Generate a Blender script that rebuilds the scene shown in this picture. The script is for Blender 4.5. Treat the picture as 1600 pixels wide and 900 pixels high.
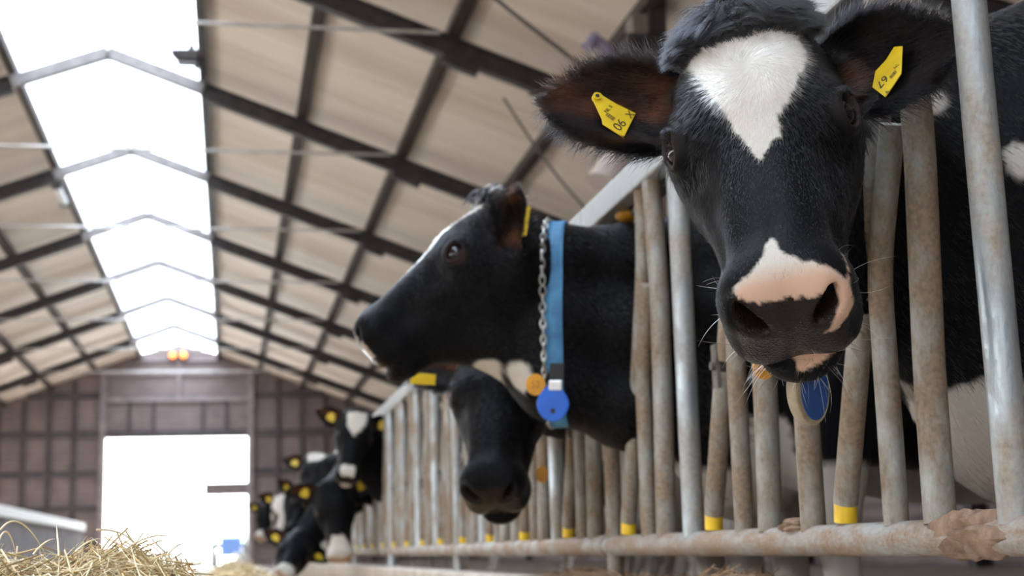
import bpy, math, random
import numpy as np
from mathutils import Vector, Matrix

for o in list(bpy.data.objects): bpy.data.objects.remove(o, do_unlink=True)
SC = bpy.context.scene
COL = SC.collection
RNG = np.random.default_rng(7)
random.seed(7)

# ------------------------------------------------------------------ camera
CAM_Z = .38
C_FW = np.array([.1938, .9647, .1791]); C_FW /= np.linalg.norm(C_FW)
_p, _y, _r = .1801, .1985, -.03
C_FW = np.array([math.sin(_y)*math.cos(_p), math.cos(_y)*math.cos(_p), math.sin(_p)])
_rt0 = np.array([math.cos(_y), -math.sin(_y), 0.0]); _up0 = np.cross(_rt0, C_FW)
C_RT = math.cos(_r)*_rt0 + math.sin(_r)*_up0
C_UP = -math.sin(_r)*_rt0 + math.cos(_r)*_up0
cam_d = bpy.data.cameras.new('camera'); cam = bpy.data.objects.new('camera', cam_d); COL.objects.link(cam)
cam_d.lens = 50.0; cam_d.sensor_width = 36.0
cam_d.clip_start = .05; cam_d.clip_end = 600
cam_d.dof.use_dof = True; cam_d.dof.focus_distance = 1.84; cam_d.dof.aperture_fstop = 5.6
M = Matrix.Identity(4)
for i in range(3):
    M[i][0], M[i][1], M[i][2] = C_RT[i], C_UP[i], -C_FW[i]
M[0][3], M[1][3], M[2][3] = 0, 0, CAM_Z
cam.matrix_world = M
SC.camera = cam

# ------------------------------------------------------------------ light
SC.view_settings.view_transform = 'Standard'; SC.view_settings.look = 'None'
SC.view_settings.gamma = 1.0; SC.view_settings.use_curve_mapping = False
SC.view_settings.exposure = 0.75
wd = bpy.data.worlds.new('overcast_sky'); SC.world = wd; wd.use_nodes = True
wn = wd.node_tree.nodes; wl = wd.node_tree.links
bg = wn['Background']; bg.inputs['Strength'].default_value = 11.0
tc = wn.new('ShaderNodeTexCoord'); sx = wn.new('ShaderNodeSeparateXYZ'); rp = wn.new('ShaderNodeValToRGB')
wl.new(tc.outputs['Generated'], sx.inputs[0]); wl.new(sx.outputs['Z'], rp.inputs[0]); wl.new(rp.outputs[0], bg.inputs['Color'])
rp.color_ramp.elements[0].position = .05; rp.color_ramp.elements[0].color = (.42, .43, .44, 1)
rp.color_ramp.elements[1].position = .9; rp.color_ramp.elements[1].color = (.88, .94, 1.0, 1)
SC.cycles.use_denoising = True
SC.cycles.max_bounces = 8; SC.cycles.diffuse_bounces = 5; SC.cycles.glossy_bounces = 3
SC.cycles.transparent_max_bounces = 12; SC.cycles.sample_clamp_indirect = 12
try: SC.cycles.denoiser = 'OPENIMAGEDENOISE'
except Exception: pass
try: SC.cycles_curves.shape = 'RIBBONS'
except Exception: pass

# ------------------------------------------------------------------ materials
def new_mat(name):
    m = bpy.data.materials.new(name); m.use_nodes = True
    nt = m.node_tree; b = nt.nodes['Principled BSDF']
    return m, nt, b
def simple(name, col, rough=.6, metal=0.0, noise=.0, nscale=20, bump=0.0, spec=.5, col2=None, coords='Object', stretch=(1,1,1), detail=5):
    m, nt, b = new_mat(name)
    b.inputs['Base Color'].default_value = (*col, 1); b.inputs['Roughness'].default_value = rough
    b.inputs['Metallic'].default_value = metal; b.inputs['Specular IOR Level'].default_value = spec
    if col2 is not None or bump:
        t = nt.nodes.new('ShaderNodeTexCoord'); mp = nt.nodes.new('ShaderNodeMapping'); n = nt.nodes.new('ShaderNodeTexNoise')
        nt.links.new(t.outputs[coords], mp.inputs[0]); nt.links.new(mp.outputs[0], n.inputs['Vector'])
        mp.inputs['Scale'].default_value = stretch
        n.inputs['Scale'].default_value = nscale; n.inputs['Detail'].default_value = detail
        if col2 is not None:
            r = nt.nodes.new('ShaderNodeValToRGB'); nt.links.new(n.outputs['Fac'], r.inputs[0])
            r.color_ramp.elements[0].position = .38; r.color_ramp.elements[1].position = .64
            r.color_ramp.elements[0].color = (*col, 1); r.color_ramp.elements[1].color = (*col2, 1)
            nt.links.new(r.outputs[0], b.inputs['Base Color'])
        if bump:
            bp = nt.nodes.new('ShaderNodeBump'); bp.inputs['Strength'].default_value = bump; bp.inputs['Distance'].default_value = .004
            nt.links.new(n.outputs['Fac'], bp.inputs['Height']); nt.links.new(bp.outputs[0], b.inputs['Normal'])
    return m
def pipe_mat(name, steel, dirt, lo, hi, steel_metal=.75, rough=.42, stretch=(1, 1, .45)):
    """galvanised tube with patches of dried-on dirt"""
    m, nt, b = new_mat(name)
    t = nt.nodes.new('ShaderNodeTexCoord'); mp = nt.nodes.new('ShaderNodeMapping')
    nt.links.new(t.outputs['Object'], mp.inputs[0]); mp.inputs['Scale'].default_value = stretch
    n = nt.nodes.new('ShaderNodeTexNoise'); n.inputs['Scale'].default_value = 14; n.inputs['Detail'].default_value = 8; n.inputs['Roughness'].default_value = .7
    n2 = nt.nodes.new('ShaderNodeTexNoise'); n2.inputs['Scale'].default_value = 120; n2.inputs['Detail'].default_value = 4
    nt.links.new(mp.outputs[0], n.inputs['Vector']); nt.links.new(t.outputs['Object'], n2.inputs['Vector'])
    r = nt.nodes.new('ShaderNodeMapRange'); r.inputs['From Min'].default_value = lo; r.inputs['From Max'].default_value = hi
    nt.links.new(n.outputs['Fac'], r.inputs['Value'])
    dc = nt.nodes.new('ShaderNodeMix'); dc.data_type = 'RGBA'
    dc.inputs['A'].default_value = (*[v*.35 for v in dirt], 1); dc.inputs['B'].default_value = (*[min(1, v*1.6) for v in dirt], 1)
    nt.links.new(n2.outputs['Fac'], dc.inputs['Factor'])
    mx = nt.nodes.new('ShaderNodeMix'); mx.data_type = 'RGBA'; mx.inputs['A'].default_value = (*steel, 1)
    nt.links.new(dc.outputs['Result'], mx.inputs['B']); nt.links.new(r.outputs[0], mx.inputs['Factor'])
    nt.links.new(mx.outputs['Result'], b.inputs['Base Color'])
    mm = nt.nodes.new('ShaderNodeMapRange'); mm.inputs['To Min'].default_value = steel_metal; mm.inputs['To Max'].default_value = 0
    nt.links.new(r.outputs[0], mm.inputs['Value']); nt.links.new(mm.outputs[0], b.inputs['Metallic'])
    rr = nt.nodes.new('ShaderNodeMapRange'); rr.inputs['To Min'].default_value = rough; rr.inputs['To Max'].default_value = .78
    nt.links.new(r.outputs[0], rr.inputs['Value']); nt.links.new(rr.outputs[0], b.inputs['Roughness'])
    bp = nt.nodes.new('ShaderNodeBump'); bp.inputs['Strength'].default_value = .5; bp.inputs['Distance'].default_value = .0025
    ad = nt.nodes.new('ShaderNodeMath'); ad.operation = 'MULTIPLY_ADD'
    nt.links.new(n2.outputs['Fac'], ad.inputs[0]); ad.inputs[1].default_value = .3; nt.links.new(r.outputs[0], ad.inputs[2])
    nt.links.new(ad.outputs[0], bp.inputs['Height']); nt.links.new(bp.outputs[0], b.inputs['Normal'])
    return m
def glass_mat(name, tint=(.93, .96, .97)):
    m = bpy.data.materials.new(name); m.use_nodes = True; nt = m.node_tree; nt.nodes.clear()
    o = nt.nodes.new('ShaderNodeOutputMaterial'); a = nt.nodes.new('ShaderNodeBsdfTransparent'); g = nt.nodes.new('ShaderNodeBsdfGlossy')
    a.inputs[0].default_value = (*tint, 1); g.inputs['Roughness'].default_value = .15
    mx = nt.nodes.new('ShaderNodeMixShader'); mx.inputs[0].default_value = .06
    nt.links.new(a.outputs[0], mx.inputs[1]); nt.links.new(g.outputs[0], mx.inputs[2]); nt.links.new(mx.outputs[0], o.inputs[0])
    return m
def emit_mat(name, col, s):
    m, nt, b = new_mat(name); b.inputs['Base Color'].default_value = (*col, 1)
    b.inputs['Emission Color'].default_value = (*col, 1); b.inputs['Emission Strength'].default_value = s
    return m

# ------------------------------------------------------------------ mesh helpers
class MB:
    def __init__(s): s.v = []; s.f = []; s.n = 0
    def add(s, v, f):
        s.v += [tuple(float(c) for c in q) for q in v]; s.f += [tuple(i+s.n for i in q) for q in f]; s.n += len(v); return s
    def box(s, x0, x1, y0, y1, z0, z1):
        v = [(x, y, z) for x in (x0, x1) for y in (y0, y1) for z in (z0, z1)]
        return s.add(v, [(0,1,3,2),(4,6,7,5),(0,4,5,1),(2,3,7,6),(0,2,6,4),(1,5,7,3)])
    def beam(s, a, b, w, h, up=(0,0,1)):
        """rectangular bar from a to b, w across, h along 'up'"""
        a, b = np.array(a, float), np.array(b, float); d = b-a; d /= np.linalg.norm(d)
        u = np.array(up, float); u -= d*(u@d); u /= np.linalg.norm(u); l = np.cross(u, d)
        v = [p+l*sx*w/2+u*sz*h/2 for p in (a, b) for sx in (-1, 1) for sz in (-1, 1)]
        return s.add(v, [(0,1,3,2),(4,6,7,5),(0,4,5,1),(2,3,7,6),(0,2,6,4),(1,5,7,3)])
    def ibeam(s, a, b, w, h, t=.02, up=(0,0,1)):
        a, b = np.array(a, float), np.array(b, float); d = b-a; d /= np.linalg.norm(d)
        u = np.array(up, float); u -= d*(u@d); u /= np.linalg.norm(u); l = np.cross(u, d)
        W, H, T = w/2, h/2, t/2
        pr = [(-W,-H),(W,-H),(W,-H+t),(T,-H+t),(T,H-t),(W,H-t),(W,H),(-W,H),(-W,H-t),(-T,H-t),(-T,-H+t),(-W,-H+t)]
        n = len(pr); v = [p+l*x+u*y for p in (a, b) for x, y in pr]
        f = [(i, (i+1) % n, n+(i+1) % n, n+i) for i in range(n)]
        caps = [(0,1,2,11),(2,3,10,11),(3,4,9,10),(4,5,8,9),(5,6,7,8)]
        f += [tuple(reversed(c)) for c in caps] + [tuple(i+n for i in c) for c in caps]
        return s.add(v, f)
    def tube(s, pts, r, seg=14, cap=True, closed=False):
        pts = [np.array(p, float) for p in pts]; n = len(pts); r = [r]*n if np.isscalar(r) else list(r)
        T = []
        for i in range(n):
            if closed: t = pts[(i+1) % n]-pts[i-1]
            else: t = pts[min(i+1, n-1)]-pts[max(i-1, 0)]
            T.append(t/np.linalg.norm(t))
        u = np.cross(T[0], (0,0,1.)); 
        if np.linalg.norm(u) < 1e-3: u = np.cross(T[0], (1.,0,0))
        u /= np.linalg.norm(u); v = []
        for i in range(n):
            u = u-T[i]*(u@T[i]); u /= np.linalg.norm(u); w = np.cross(T[i], u)
            for k in range(seg):
                a = 2*math.pi*k/seg; v.append(pts[i]+r[i]*(u*math.cos(a)+w*math.sin(a)))
        f = []
        for i in range(n if closed else n-1):
            j = (i+1) % n
            for k in range(seg):
                k2 = (k+1) % seg; f.append((i*seg+k, i*seg+k2, j*seg+k2, j*seg+k))
        if cap and not closed: f += [tuple(range(seg-1, -1, -1)), tuple((n-1)*seg+k for k in range(seg))]
        return s.add(v, f)
    def ell(s, c, r, R=None, nu=16, nv=10):
        v, f = [], []
        for j in range(nv+1):
            th = math.pi*j/nv
            for i in range(nu):
                ph = 2*math.pi*i/nu; q = np.array([r[0]*math.sin(th)*math.cos(ph), r[1]*math.sin(th)*math.sin(ph), r[2]*math.cos(th)])
                v.append(np.array(c)+(R@q if R is not None else q))
        for j in range(nv):
            for i in range(nu): f.append((j*nu+i, (j+1)*nu+i, (j+1)*nu+(i+1) % nu, j*nu+(i+1) % nu))
        return s.add(v, f)
    def prism(s, poly, o, ax, ay, nrm, t):
        """2-D polygon extruded by t along nrm"""
        o, ax, ay, nrm = (np.array(q, float) for q in (o, ax, ay, nrm)); n = len(poly)
        v = [o+ax*x+ay*y+nrm*k for k in (0, t) for x, y in poly]
        f = [tuple(range(n-1, -1, -1)), tuple(range(n, 2*n))]+[(i, (i+1) % n, n+(i+1) % n, n+i) for i in range(n)]
        return s.add(v, f)
    def build(s, name, mat, parent=None, smooth=False, bevel=0.0, origin=None):
        me = bpy.data.meshes.new(name); o = np.array(origin if origin is not None else (0,0,0), float)
        me.from_pydata([tuple(np.array(q)-o) for q in s.v], [], s.f); me.update()
        return link(name, me, mat, parent, smooth, bevel, o)
def link(name, me, mat, parent=None, smooth=False, bevel=0.0, o=(0,0,0)):
    ob = bpy.data.objects.new(name, me); COL.objects.link(ob); ob.location = tuple(o)
    if mat: me.materials.append(mat)
    if smooth:
        me.polygons.foreach_set('use_smooth', [True]*len(me.polygons))
        try: me.set_sharp_from_angle(angle=math.radians(50))
        except Exception: pass
    if bevel:
        b = ob.modifiers.new('bevel', 'BEVEL'); b.width = bevel; b.segments = 2; b.limit_method = 'ANGLE'
    if parent is not None:
        ob.parent = parent; ob.matrix_parent_inverse = Matrix.Translation(-Vector(parent.location))   # nothing is rotated: .location stays in world space
    return ob
def tag(o, label=None, cat=None, group=None, kind=None):
    if label: o['label'] = label
    if cat: o['category'] = cat
    if group: o['group'] = group
    if kind: o['kind'] = kind
    return o
def empty(name, loc):
    o = bpy.data.objects.new(name, None); COL.objects.link(o); o.location = loc; o.empty_display_size = .1; return o
# ------------------------------------------------------------------ barn shell
RX, RZ, SL = -1.73, 7.60, .372             # ridge line and roof pitch
Y0, Y1 = -18.0, 50.0
XR, XL = 8.6, -12.0
def roof(x): return RZ-SL*abs(x-RX)
m_conc = simple('floor_concrete', (.52,.46,.38), .85, col2=(.62,.55,.46), nscale=3, bump=.3)
m_dirt = simple('cow_floor', (.12,.09,.07), .8, col2=(.2,.16,.12), nscale=4, bump=.4)
m_ground = simple('yard_ground', (.5,.48,.45), .9, col2=(.6,.58,.55), nscale=.5)
m_sheet, nt, b = new_mat('roof_sheet')
t = nt.nodes.new('ShaderNodeTexCoord'); mp = nt.nodes.new('ShaderNodeMapping'); n = nt.nodes.new('ShaderNodeTexNoise')
nt.links.new(t.outputs['Object'], mp.inputs[0]); mp.inputs['Scale'].default_value = (.10, 1.3, .10); nt.links.new(mp.outputs[0], n.inputs['Vector'])
n.inputs['Scale'].default_value = 1.0; n.inputs['Detail'].default_value = 6; n.inputs['Roughness'].default_value = .7
rr = nt.nodes.new('ShaderNodeValToRGB'); nt.links.new(n.outputs['Fac'], rr.inputs[0])
rr.color_ramp.elements[0].position = .36; rr.color_ramp.elements[0].color = (.58,.465,.385,1)
rr.color_ramp.elements[1].position = .60; rr.color_ramp.elements[1].color = (.76,.645,.555,1)
nt.links.new(rr.outputs[0], b.inputs['Base Color']); b.inputs['Roughness'].default_value = .6
m_steel_dark = simple('rafter_steel', (.020,.016,.016), .6, col2=(.045,.035,.032), nscale=6)
m_purlin = simple('purlin_timber', (.030,.020,.016), .7, col2=(.06,.038,.028), nscale=5, stretch=(4,.4,4))
m_steel_grey = simple('ridge_steel', (.20,.17,.17), .5, col2=(.13,.115,.11), nscale=6)
m_galv = simple('tie_steel', (.55,.52,.50), .4, metal=.4, col2=(.42,.39,.37), nscale=6)
m_boards, nt, b = new_mat('gable_boards')
t = nt.nodes.new('ShaderNodeTexCoord'); mp = nt.nodes.new('ShaderNodeMapping'); wv = nt.nodes.new('ShaderNodeTexWave'); n = nt.nodes.new('ShaderNodeTexNoise')
nt.links.new(t.outputs['Object'], mp.inputs[0]); nt.links.new(mp.outputs[0], wv.inputs['Vector'])
wv.bands_direction = 'Z'; wv.inputs['Scale'].default_value = 1.6; wv.inputs['Distortion'].default_value = .6
nt.links.new(t.outputs['Object'], n.inputs['Vector']); n.inputs['Scale'].default_value = 1.2; n.inputs['Detail'].default_value = 5
ma = nt.nodes.new('ShaderNodeMath'); ma.operation = 'MULTIPLY_ADD'; nt.links.new(wv.outputs['Fac'], ma.inputs[0]); ma.inputs[1].default_value = .5; nt.links.new(n.outputs['Fac'], ma.inputs[2])
rr = nt.nodes.new('ShaderNodeValToRGB'); nt.links.new(ma.outputs[0], rr.inputs[0])
rr.color_ramp.elements[0].position = .45; rr.color_ramp.elements[0].color = (.11,.080,.080,1)
rr.color_ramp.elements[1].position = 1.1; rr.color_ramp.elements[1].color = (.22,.165,.155,1)
nt.links.new(rr.outputs[0], b.inputs['Base Color']); b.inputs['Roughness'].default_value = .75
m_rail = simple('gable_rail', (.045,.035,.038), .7, col2=(.07,.055,.057), nscale=4)
m_rail_pale = simple('gable_rail_pale', (.25,.20,.20), .7, col2=(.17,.14,.14), nscale=4)
m_sky = glass_mat('skylight_glazing', (.48,.535,.59))
m_white = simple('white_paint', (.75,.74,.72), .5)

def struct(mb, name, mat, **k): return tag(mb.build(name, mat, **k), kind='structure')
struct(MB().box(XL-20, XR+20, Y0-6, 140, -.32, -.20), 'ground', m_ground)
struct(MB().box(XL, 1.0, Y0-2, Y1+.6, -.2, 0), 'floor', m_conc)
struct(MB().box(1.0, XR, Y0-2, Y1+.6, -.2, 0), 'floor_stalls', m_dirt)
struct(MB().box(.90, 1.06, -4, 30, 0, .285), 'kerb', simple('kerb_concrete', (.42,.35,.29), .85, col2=(.56,.49,.43), nscale=7, bump=.4), bevel=.012)

# roof sheets right and left of the skylight strip, the skylight itself
SRX, SLX = -.40, -3.02
def slope(name, xa, xb, mat, th=.06, lift=0.0):
    mb = MB(); za, zb = roof(xa)+lift, roof(xb)+lift
    for x0, x1, z0, z1 in ((xa, xb, za, zb),):
        v = [(x0,Y0,z0),(x1,Y0,z1),(x1,Y1,z1),(x0,Y1,z0),(x0,Y0,z0+th),(x1,Y0,z1+th),(x1,Y1,z1+th),(x0,Y1,z0+th)]
        mb.add(v, [(0,1,2,3),(7,6,5,4),(0,4,5,1),(1,5,6,2),(2,6,7,3),(3,7,4,0)])
    return struct(mb, name, mat)
slope('ceiling_right', SRX, XR, m_sheet, lift=.16)
slope('ceiling_left', XL, SLX, m_sheet, lift=.16)
mb = MB()
for xa, xb in ((SLX, RX), (RX, SRX)):
    mb.add([(xa,Y0,roof(xa)+.2),(xb,Y0,roof(xb)+.2),(xb,Y1,roof(xb)+.2),(xa,Y1,roof(xa)+.2)], [(0,1,2,3)])
struct(mb, 'window_1', m_sky)
# walls: right side closed, left side low with an open curtain gap, gable with its doorway
struct(MB().box(XR, XR+.15, Y0, Y1, 0, roof(XR)+.2), 'wall_right', m_boards)
struct(MB().box(XL-.15, XL, Y0, Y1, 0, 1.1).box(XL-.15, XL, Y0, Y1, 2.7, roof(XL)+.2), 'wall_left', m_boards)
fw_ = MB()
for pts in ([(XL,0),(-5,0),(-5,roof(-5)+.16),(XL,roof(XL)+.16)], [(-2.6,0),(XR,0),(XR,roof(XR)+.16),(SRX,roof(SRX)+.16),(RX,RZ+.02),(-2.6,roof(-2.6)+.1)], [(-5,4.4),(-2.6,4.4),(-2.6,roof(-2.6)+.1),(SLX,roof(SLX)+.16),(-5,roof(-5)+.16)]):
    n_ = len(pts); fw_.add([(x, Y0-.15, z) for x, z in pts]+[(x, Y0, z) for x, z in pts], [tuple(range(n_-1, -1, -1)), tuple(range(n_, 2*n_))]+[(i, (i+1) % n_, n_+(i+1) % n_, n_+i) for i in range(n_)])
struct(fw_, 'wall_front_blocker', m_boards)  # unseen wall behind the camera, added with a narrow opening to cut frontal light
DX0, DX1, DZ = -4.13, .61, 4.40
g = MB(); w = .12
def gpoly(pts):
    n = len(pts); v = [(x, Y1, z) for x, z in pts]+[(x, Y1+w, z) for x, z in pts]
    g.add(v, [tuple(range(n-1, -1, -1)), tuple(range(n, 2*n))]+[(i, (i+1) % n, n+(i+1) % n, n+i) for i in range(n)])
T_ = .16
gpoly([(XL,0),(DX0,0),(DX0,roof(DX0)+T_),(XL,roof(XL)+T_)])
gpoly([(DX1,0),(XR,0),(XR,roof(XR)+T_),(DX1,roof(DX1)+T_)])
gpoly([(DX0,DZ),(DX1,DZ),(DX1,roof(DX1)+T_),(SRX,roof(SRX)+T_),(RX,RZ+.02),(SLX,roof(SLX)+T_),(DX0,roof(DX0)+T_)])
struct(g, 'wall_back', m_boards)
# framing of the gable wall
k = 1
def trim(mb, mat):
    global k
    struct(mb, 'trim_%d' % k, mat); k += 1
yb = Y1-.06
for x in (DX0-.09, DX1+.09): trim(MB().box(x-.10, x+.10, Y1-.16, Y1, 0, 6.75), m_rail_pale)
trim(MB().box(DX0, DX1, Y1-.16, Y1, DZ, DZ+.22), m_rail)
trim(MB().box(DX0, DX1, Y1-.10, Y1, 5.62, 5.80), m_rail_pale)
trim(MB().box(DX0, DX1, Y1-.10, Y1, 6.52, 6.72), m_rail_pale)
trim(MB().box(-3.1, -.4, Y1-.10, Y1, 7.02, 7.10), m_rail_pale)
trim(MB().box(RX-.06, RX+.06, Y1-.08, Y1, 5.6, 7.0), m_rail_pale)
for z in (.7, 1.95, 3.10, 4.42, 5.75):
    for xa, xb in ((XL+.2, DX0-.2), (DX1+.2, XR-.2)):
        lim = RX-(RZ-z)/SL if xa < 0 else RX+(RZ-z)/SL
        a_, b_ = (max(xa, lim), xb) if xa < 0 else (xa, min(xb, lim))
        if b_-a_ > .3: trim(MB().box(a_, b_, Y1-.10, Y1, z, z+.20), m_rail)
for x in [DX0-.2-.82*i for i in range(1, 9)]+[DX1+.2+.82*i for i in range(1, 9)]:
    trim(MB().box(x-.08, x+.08, Y1-.07, Y1, 0, roof(x)), m_rail)
for x in (-3.35, -2.55, -.92, -.12):
    trim(MB().box(x-.06, x+.06, Y1-.05, Y1, DZ, 5.7), m_rail)

# portal frames: rafter pair, ridge piece, collar tie and columns -> one thing per frame
PUR_R = (2.73, 4.18, 5.70, 7.2, 8.7); PUR_L = (2.73, 4.18, 5.70, 7.2, 8.7)
place_words = ['first', 'second', 'third', 'fourth', 'fifth', 'sixth', 'seventh', 'eighth', 'ninth', 'tenth']
for i, y in enumerate((10, 15, 20, 25, 30, 35, 40, 45)):
    e = empty('portal_frame', (RX, y, 0))
    if y < 15: lab = 'nearest dark steel roof frame, overhead of the two front cows'
    else: lab = '%s dark steel roof frame crossing below the skylight, counted away from the camera' % place_words[i-1]
    tag(e, lab, 'roof frame', 'roof frames along the barn')
    for s, xe, xs in ((1, XR-.1, SRX), (-1, XL+.1, SLX)):
        MB().ibeam((xs, y, roof(xs)-.17), (xe, y, roof(xe)-.17), .14, .24, .022).build('rafter', m_steel_dark, e)
        MB().beam((RX, y, RZ-.14), (xs, y, roof(xs)-.14), .13, .17).build('ridge_rafter', m_steel_grey, e)
        # haunch bolted under the rafter at the tie
        xk = RX+s*4.18; MB().beam((xk-.15*s, y, roof(xk-.15*s)-.335), (xk+.25*s, y, roof(xk+.25*s)-.335), .12, .10).build('bracket', m_steel_dark, e)
        xc = xe-.2*s
        MB().ibeam((xc, y, 0), (xc, y, roof(xc)-.34), .2, .2, .02, up=(1,0,0)).build('column', m_steel_dark, e)
    MB().box(RX-.16, RX+.16, y-.06, y+.06, RZ-.24, RZ-.10).build('ridge_plate', m_steel_grey, e)
    MB().tube([(RX-4.0, y-.1, 6.03), (RX+4.0, y-.1, 6.03)], .022, 8).build('collar_tie', m_galv, e)
for s, offs in ((1, PUR_R), (-1, PUR_L)):
    for j, o in enumerate(offs):
        x = RX+s*o
        if abs(x) > 9: continue
        p = MB().box(x-.075, x+.075, Y0, Y1-.05, roof(x)-.003, roof(x)+.122).build('purlin', m_purlin)
        tag(p, '%s dark timber purlin %s of the skylight, running the length of the barn' % (place_words[j], 'right' if s > 0 else 'left'), 'roof beam', 'roof purlins')
for x, nm, sd in ((SRX, 'right', 1), (SLX, 'left', -1)):
    MBx = MB().box(x-.06, x+.06, Y0, Y1-.05, roof(x)-.005, roof(x)+.13)
    tag(MBx.build('skylight_kerb', m_steel_dark if sd > 0 else m_purlin), 'dark beam edging the %s side of the bright skylight strip' % nm, 'roof beam', 'skylight edge beams')
# ------------------------------------------------------------------ headlock feed fence
FX = 1.0                                     # plane of the fence
m_rail_top = pipe_mat('galvanised_top_rail', (.40,.41,.41), (.30,.26,.21), .50, .85, .35, .38)
m_rail_low = pipe_mat('dirty_bottom_pipe', (.40,.40,.39), (.29,.205,.145), .38, .56, .5, .5, (1, .4, 1))
m_bar = pipe_mat('dirty_bar', (.36,.37,.355), (.225,.160,.108), .33, .55, .55, .5)
m_post = pipe_mat('bright_post', (.38,.42,.445), (.28,.215,.155), .40, .66, .7, .36)
m_yellow = simple('yellow_plastic', (.85,.56,.02), .45, col2=(.72,.45,.02), nscale=30)
m_hinge = simple('hinge_steel', (.17,.15,.13), .55, metal=.4, col2=(.10,.085,.07), nscale=30)
m_mud = simple('dried_mud', (.20,.125,.085), .95, col2=(.33,.22,.155), nscale=45, bump=1.0)
PITCH = .663
def place_y(k): return 1.705+PITCH*k
ZB, ZT = .375, 1.243
def bent(pts, r_bend=.05, n=5):
    """round the corners of a poly-line"""
    pts = [np.array(p, float) for p in pts]; out = [pts[0]]
    for i in range(1, len(pts)-1):
        a, b, c = pts[i-1], pts[i], pts[i+1]
        d1 = (a-b)/np.linalg.norm(a-b); d2 = (c-b)/np.linalg.norm(c-b)
        for t in np.linspace(0, 1, n):
            out.append((1-t)**2*(b+d1*r_bend)+2*t*(1-t)*b+t*t*(b+d2*r_bend))
    return out+[pts[-1]]
panel_labels = ['nearest panel of the steel headlock feed fence, holding the big cow facing the camera',
 'steel headlock fence panel by the cow with the blue collar',
 'steel headlock fence panel with pale bars standing empty beyond the lowered black head',
 'steel headlock fence panel where the row of bars meets the distant cows',
 'steel headlock fence panel behind the distant cow with the white forehead diamond',
 'steel headlock fence panel among the farthest cows near the barn end',
 'farthest steel headlock fence panel, close to the bright doorway']
BOUND = [1.18+2.652*i for i in range(8)]
for pi in range(7):
    ya, yb_ = BOUND[pi], BOUND[pi+1]
    e = empty('feed_fence_panel', (FX, ya, .285)); tag(e, panel_labels[pi], 'feed fence', 'headlock feed fence panels')
    MB().box(FX-.025, FX+.025, ya+.004, yb_-.004, ZT, ZT+.074).build('top_rail', m_rail_top, e, bevel=.006)
    if pi == 0:     # flange strip seen under the rail
        pass
    MB().box(FX+.032, FX+.062, ya+.004, yb_-.004, ZT-.012, ZT+.018).build('latch_bar', m_hinge, e)
    MB().tube([(FX, ya, ZB), (FX, yb_-.002, ZB)], .0265, 20).build('bottom_rail', m_rail_low, e, smooth=True)
    MB().tube([(FX, yb_-.09, ZB), (FX, yb_-.003, ZB)],   .0295, 20).build('coupling_sleeve', m_rail_low, e, smooth=True)
    for k in range(-1, 32):
        y = place_y(k)
        jit = lambda s=.006: float(RNG.normal(0, s))
        if ya <= y < yb_:
            bright = k % 2 == 0 or k > 6
            MB().tube([(FX, y, .285 if k % 4 == 3 else ZB+.015), (FX, y+jit(), ZT)], .0238 if bright else .0222, 16).build('post', m_post if bright else m_bar, e, smooth=True)
        ys = y+.205
        if ya <= ys < yb_:
            MB().tube(bent([(FX, ys, ZB+.02), (FX+.004, ys-.005+jit(), .62), (FX+.002, ys-.025+jit(), .95), (FX, ys-.02+jit(), ZT)]), .0235, 16).build('fixed_bar', m_bar, e, smooth=True)
        yb2 = y+.343
        if ya <= yb2 < yb_:
            MB().tube(bent([(FX, yb2, ZB+.02), (FX, yb2-.006, .79+jit()), (FX-.004, yb2-.098, 1.0+jit())], .06), .0195, 16).build('bent_bar', m_bar, e, smooth=True)
        yw = y+.528
        if ya <= yw < yb_:
            h = .745+jit(.008)
            sw = MB().tube(bent([(FX, yw-.005, .435), (FX, yw-.118, h-.01)],   .02), .0205, 16).build('locking_bar', m_bar, e, smooth=True)
            MB().tube(bent([(FX+.002, yw-.124, h+.012), (FX+.002, yw-.24, 1.06), (FX+.001, yw-.254, ZT)], .07), .0195, 16).build('upper_bar', m_bar, sw, smooth=True)
            c = MB().tube([(FX, yw, ZB+.029), (FX, yw-.005, .437)], .0190, 16).build('end_cap', m_yellow, sw, smooth=True); c['label'] = 'yellow plastic end cap'
            hb = MB(); 
            for s in (-1, 1): hb.box(FX+s*.017-.004, FX+s*.017+.004, yw-.118-.014, yw-.118+.016, h-.045, h+.045)
            hb.tube([(FX-.03, yw-.120, h), (FX+.03, yw-.120, h)], .009, 8)
            hb.build('hinge', m_hinge, sw)
# caked mud and hay on the bottom pipe: lumps that lie there
def lump(name, c, r, mat, lab, cat, seed):
    rg = np.random.default_rng(seed); mb = MB().ell((0,0,0), (1,1,1), None, 28, 18)
    v = np.array(mb.v); ph = rg.uniform(0, 6.28, (5, 3)); fr = rg.uniform(2, 9, (5, 3))
    d = sum(np.sin(v@fr[i]+ph[i, 0])*.10+np.sin(v@fr[i][::-1]*1.7+ph[i, 1])*.07 for i in range(5))
    v = v*(1+d[:, None]*.8)*np.array(r)+np.array(c); mb.v = [tuple(q) for q in v]
    return tag(mb.build(name, mat, smooth=True, origin=c), lab, cat)
lump('mud_clump', (FX-.004, 2.43, ZB+.026), (.022, .055, .013), m_mud, 'dried brown mud clump on the bottom pipe, under the cow muzzle', 'mud clump', 1)
lump('mud_crust', (FX-.002, 1.80, ZB+.003), (.032, .125, .0315), m_mud, 'crust of brown mud caked round the bottom pipe at the right', 'mud clump', 2)
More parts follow.
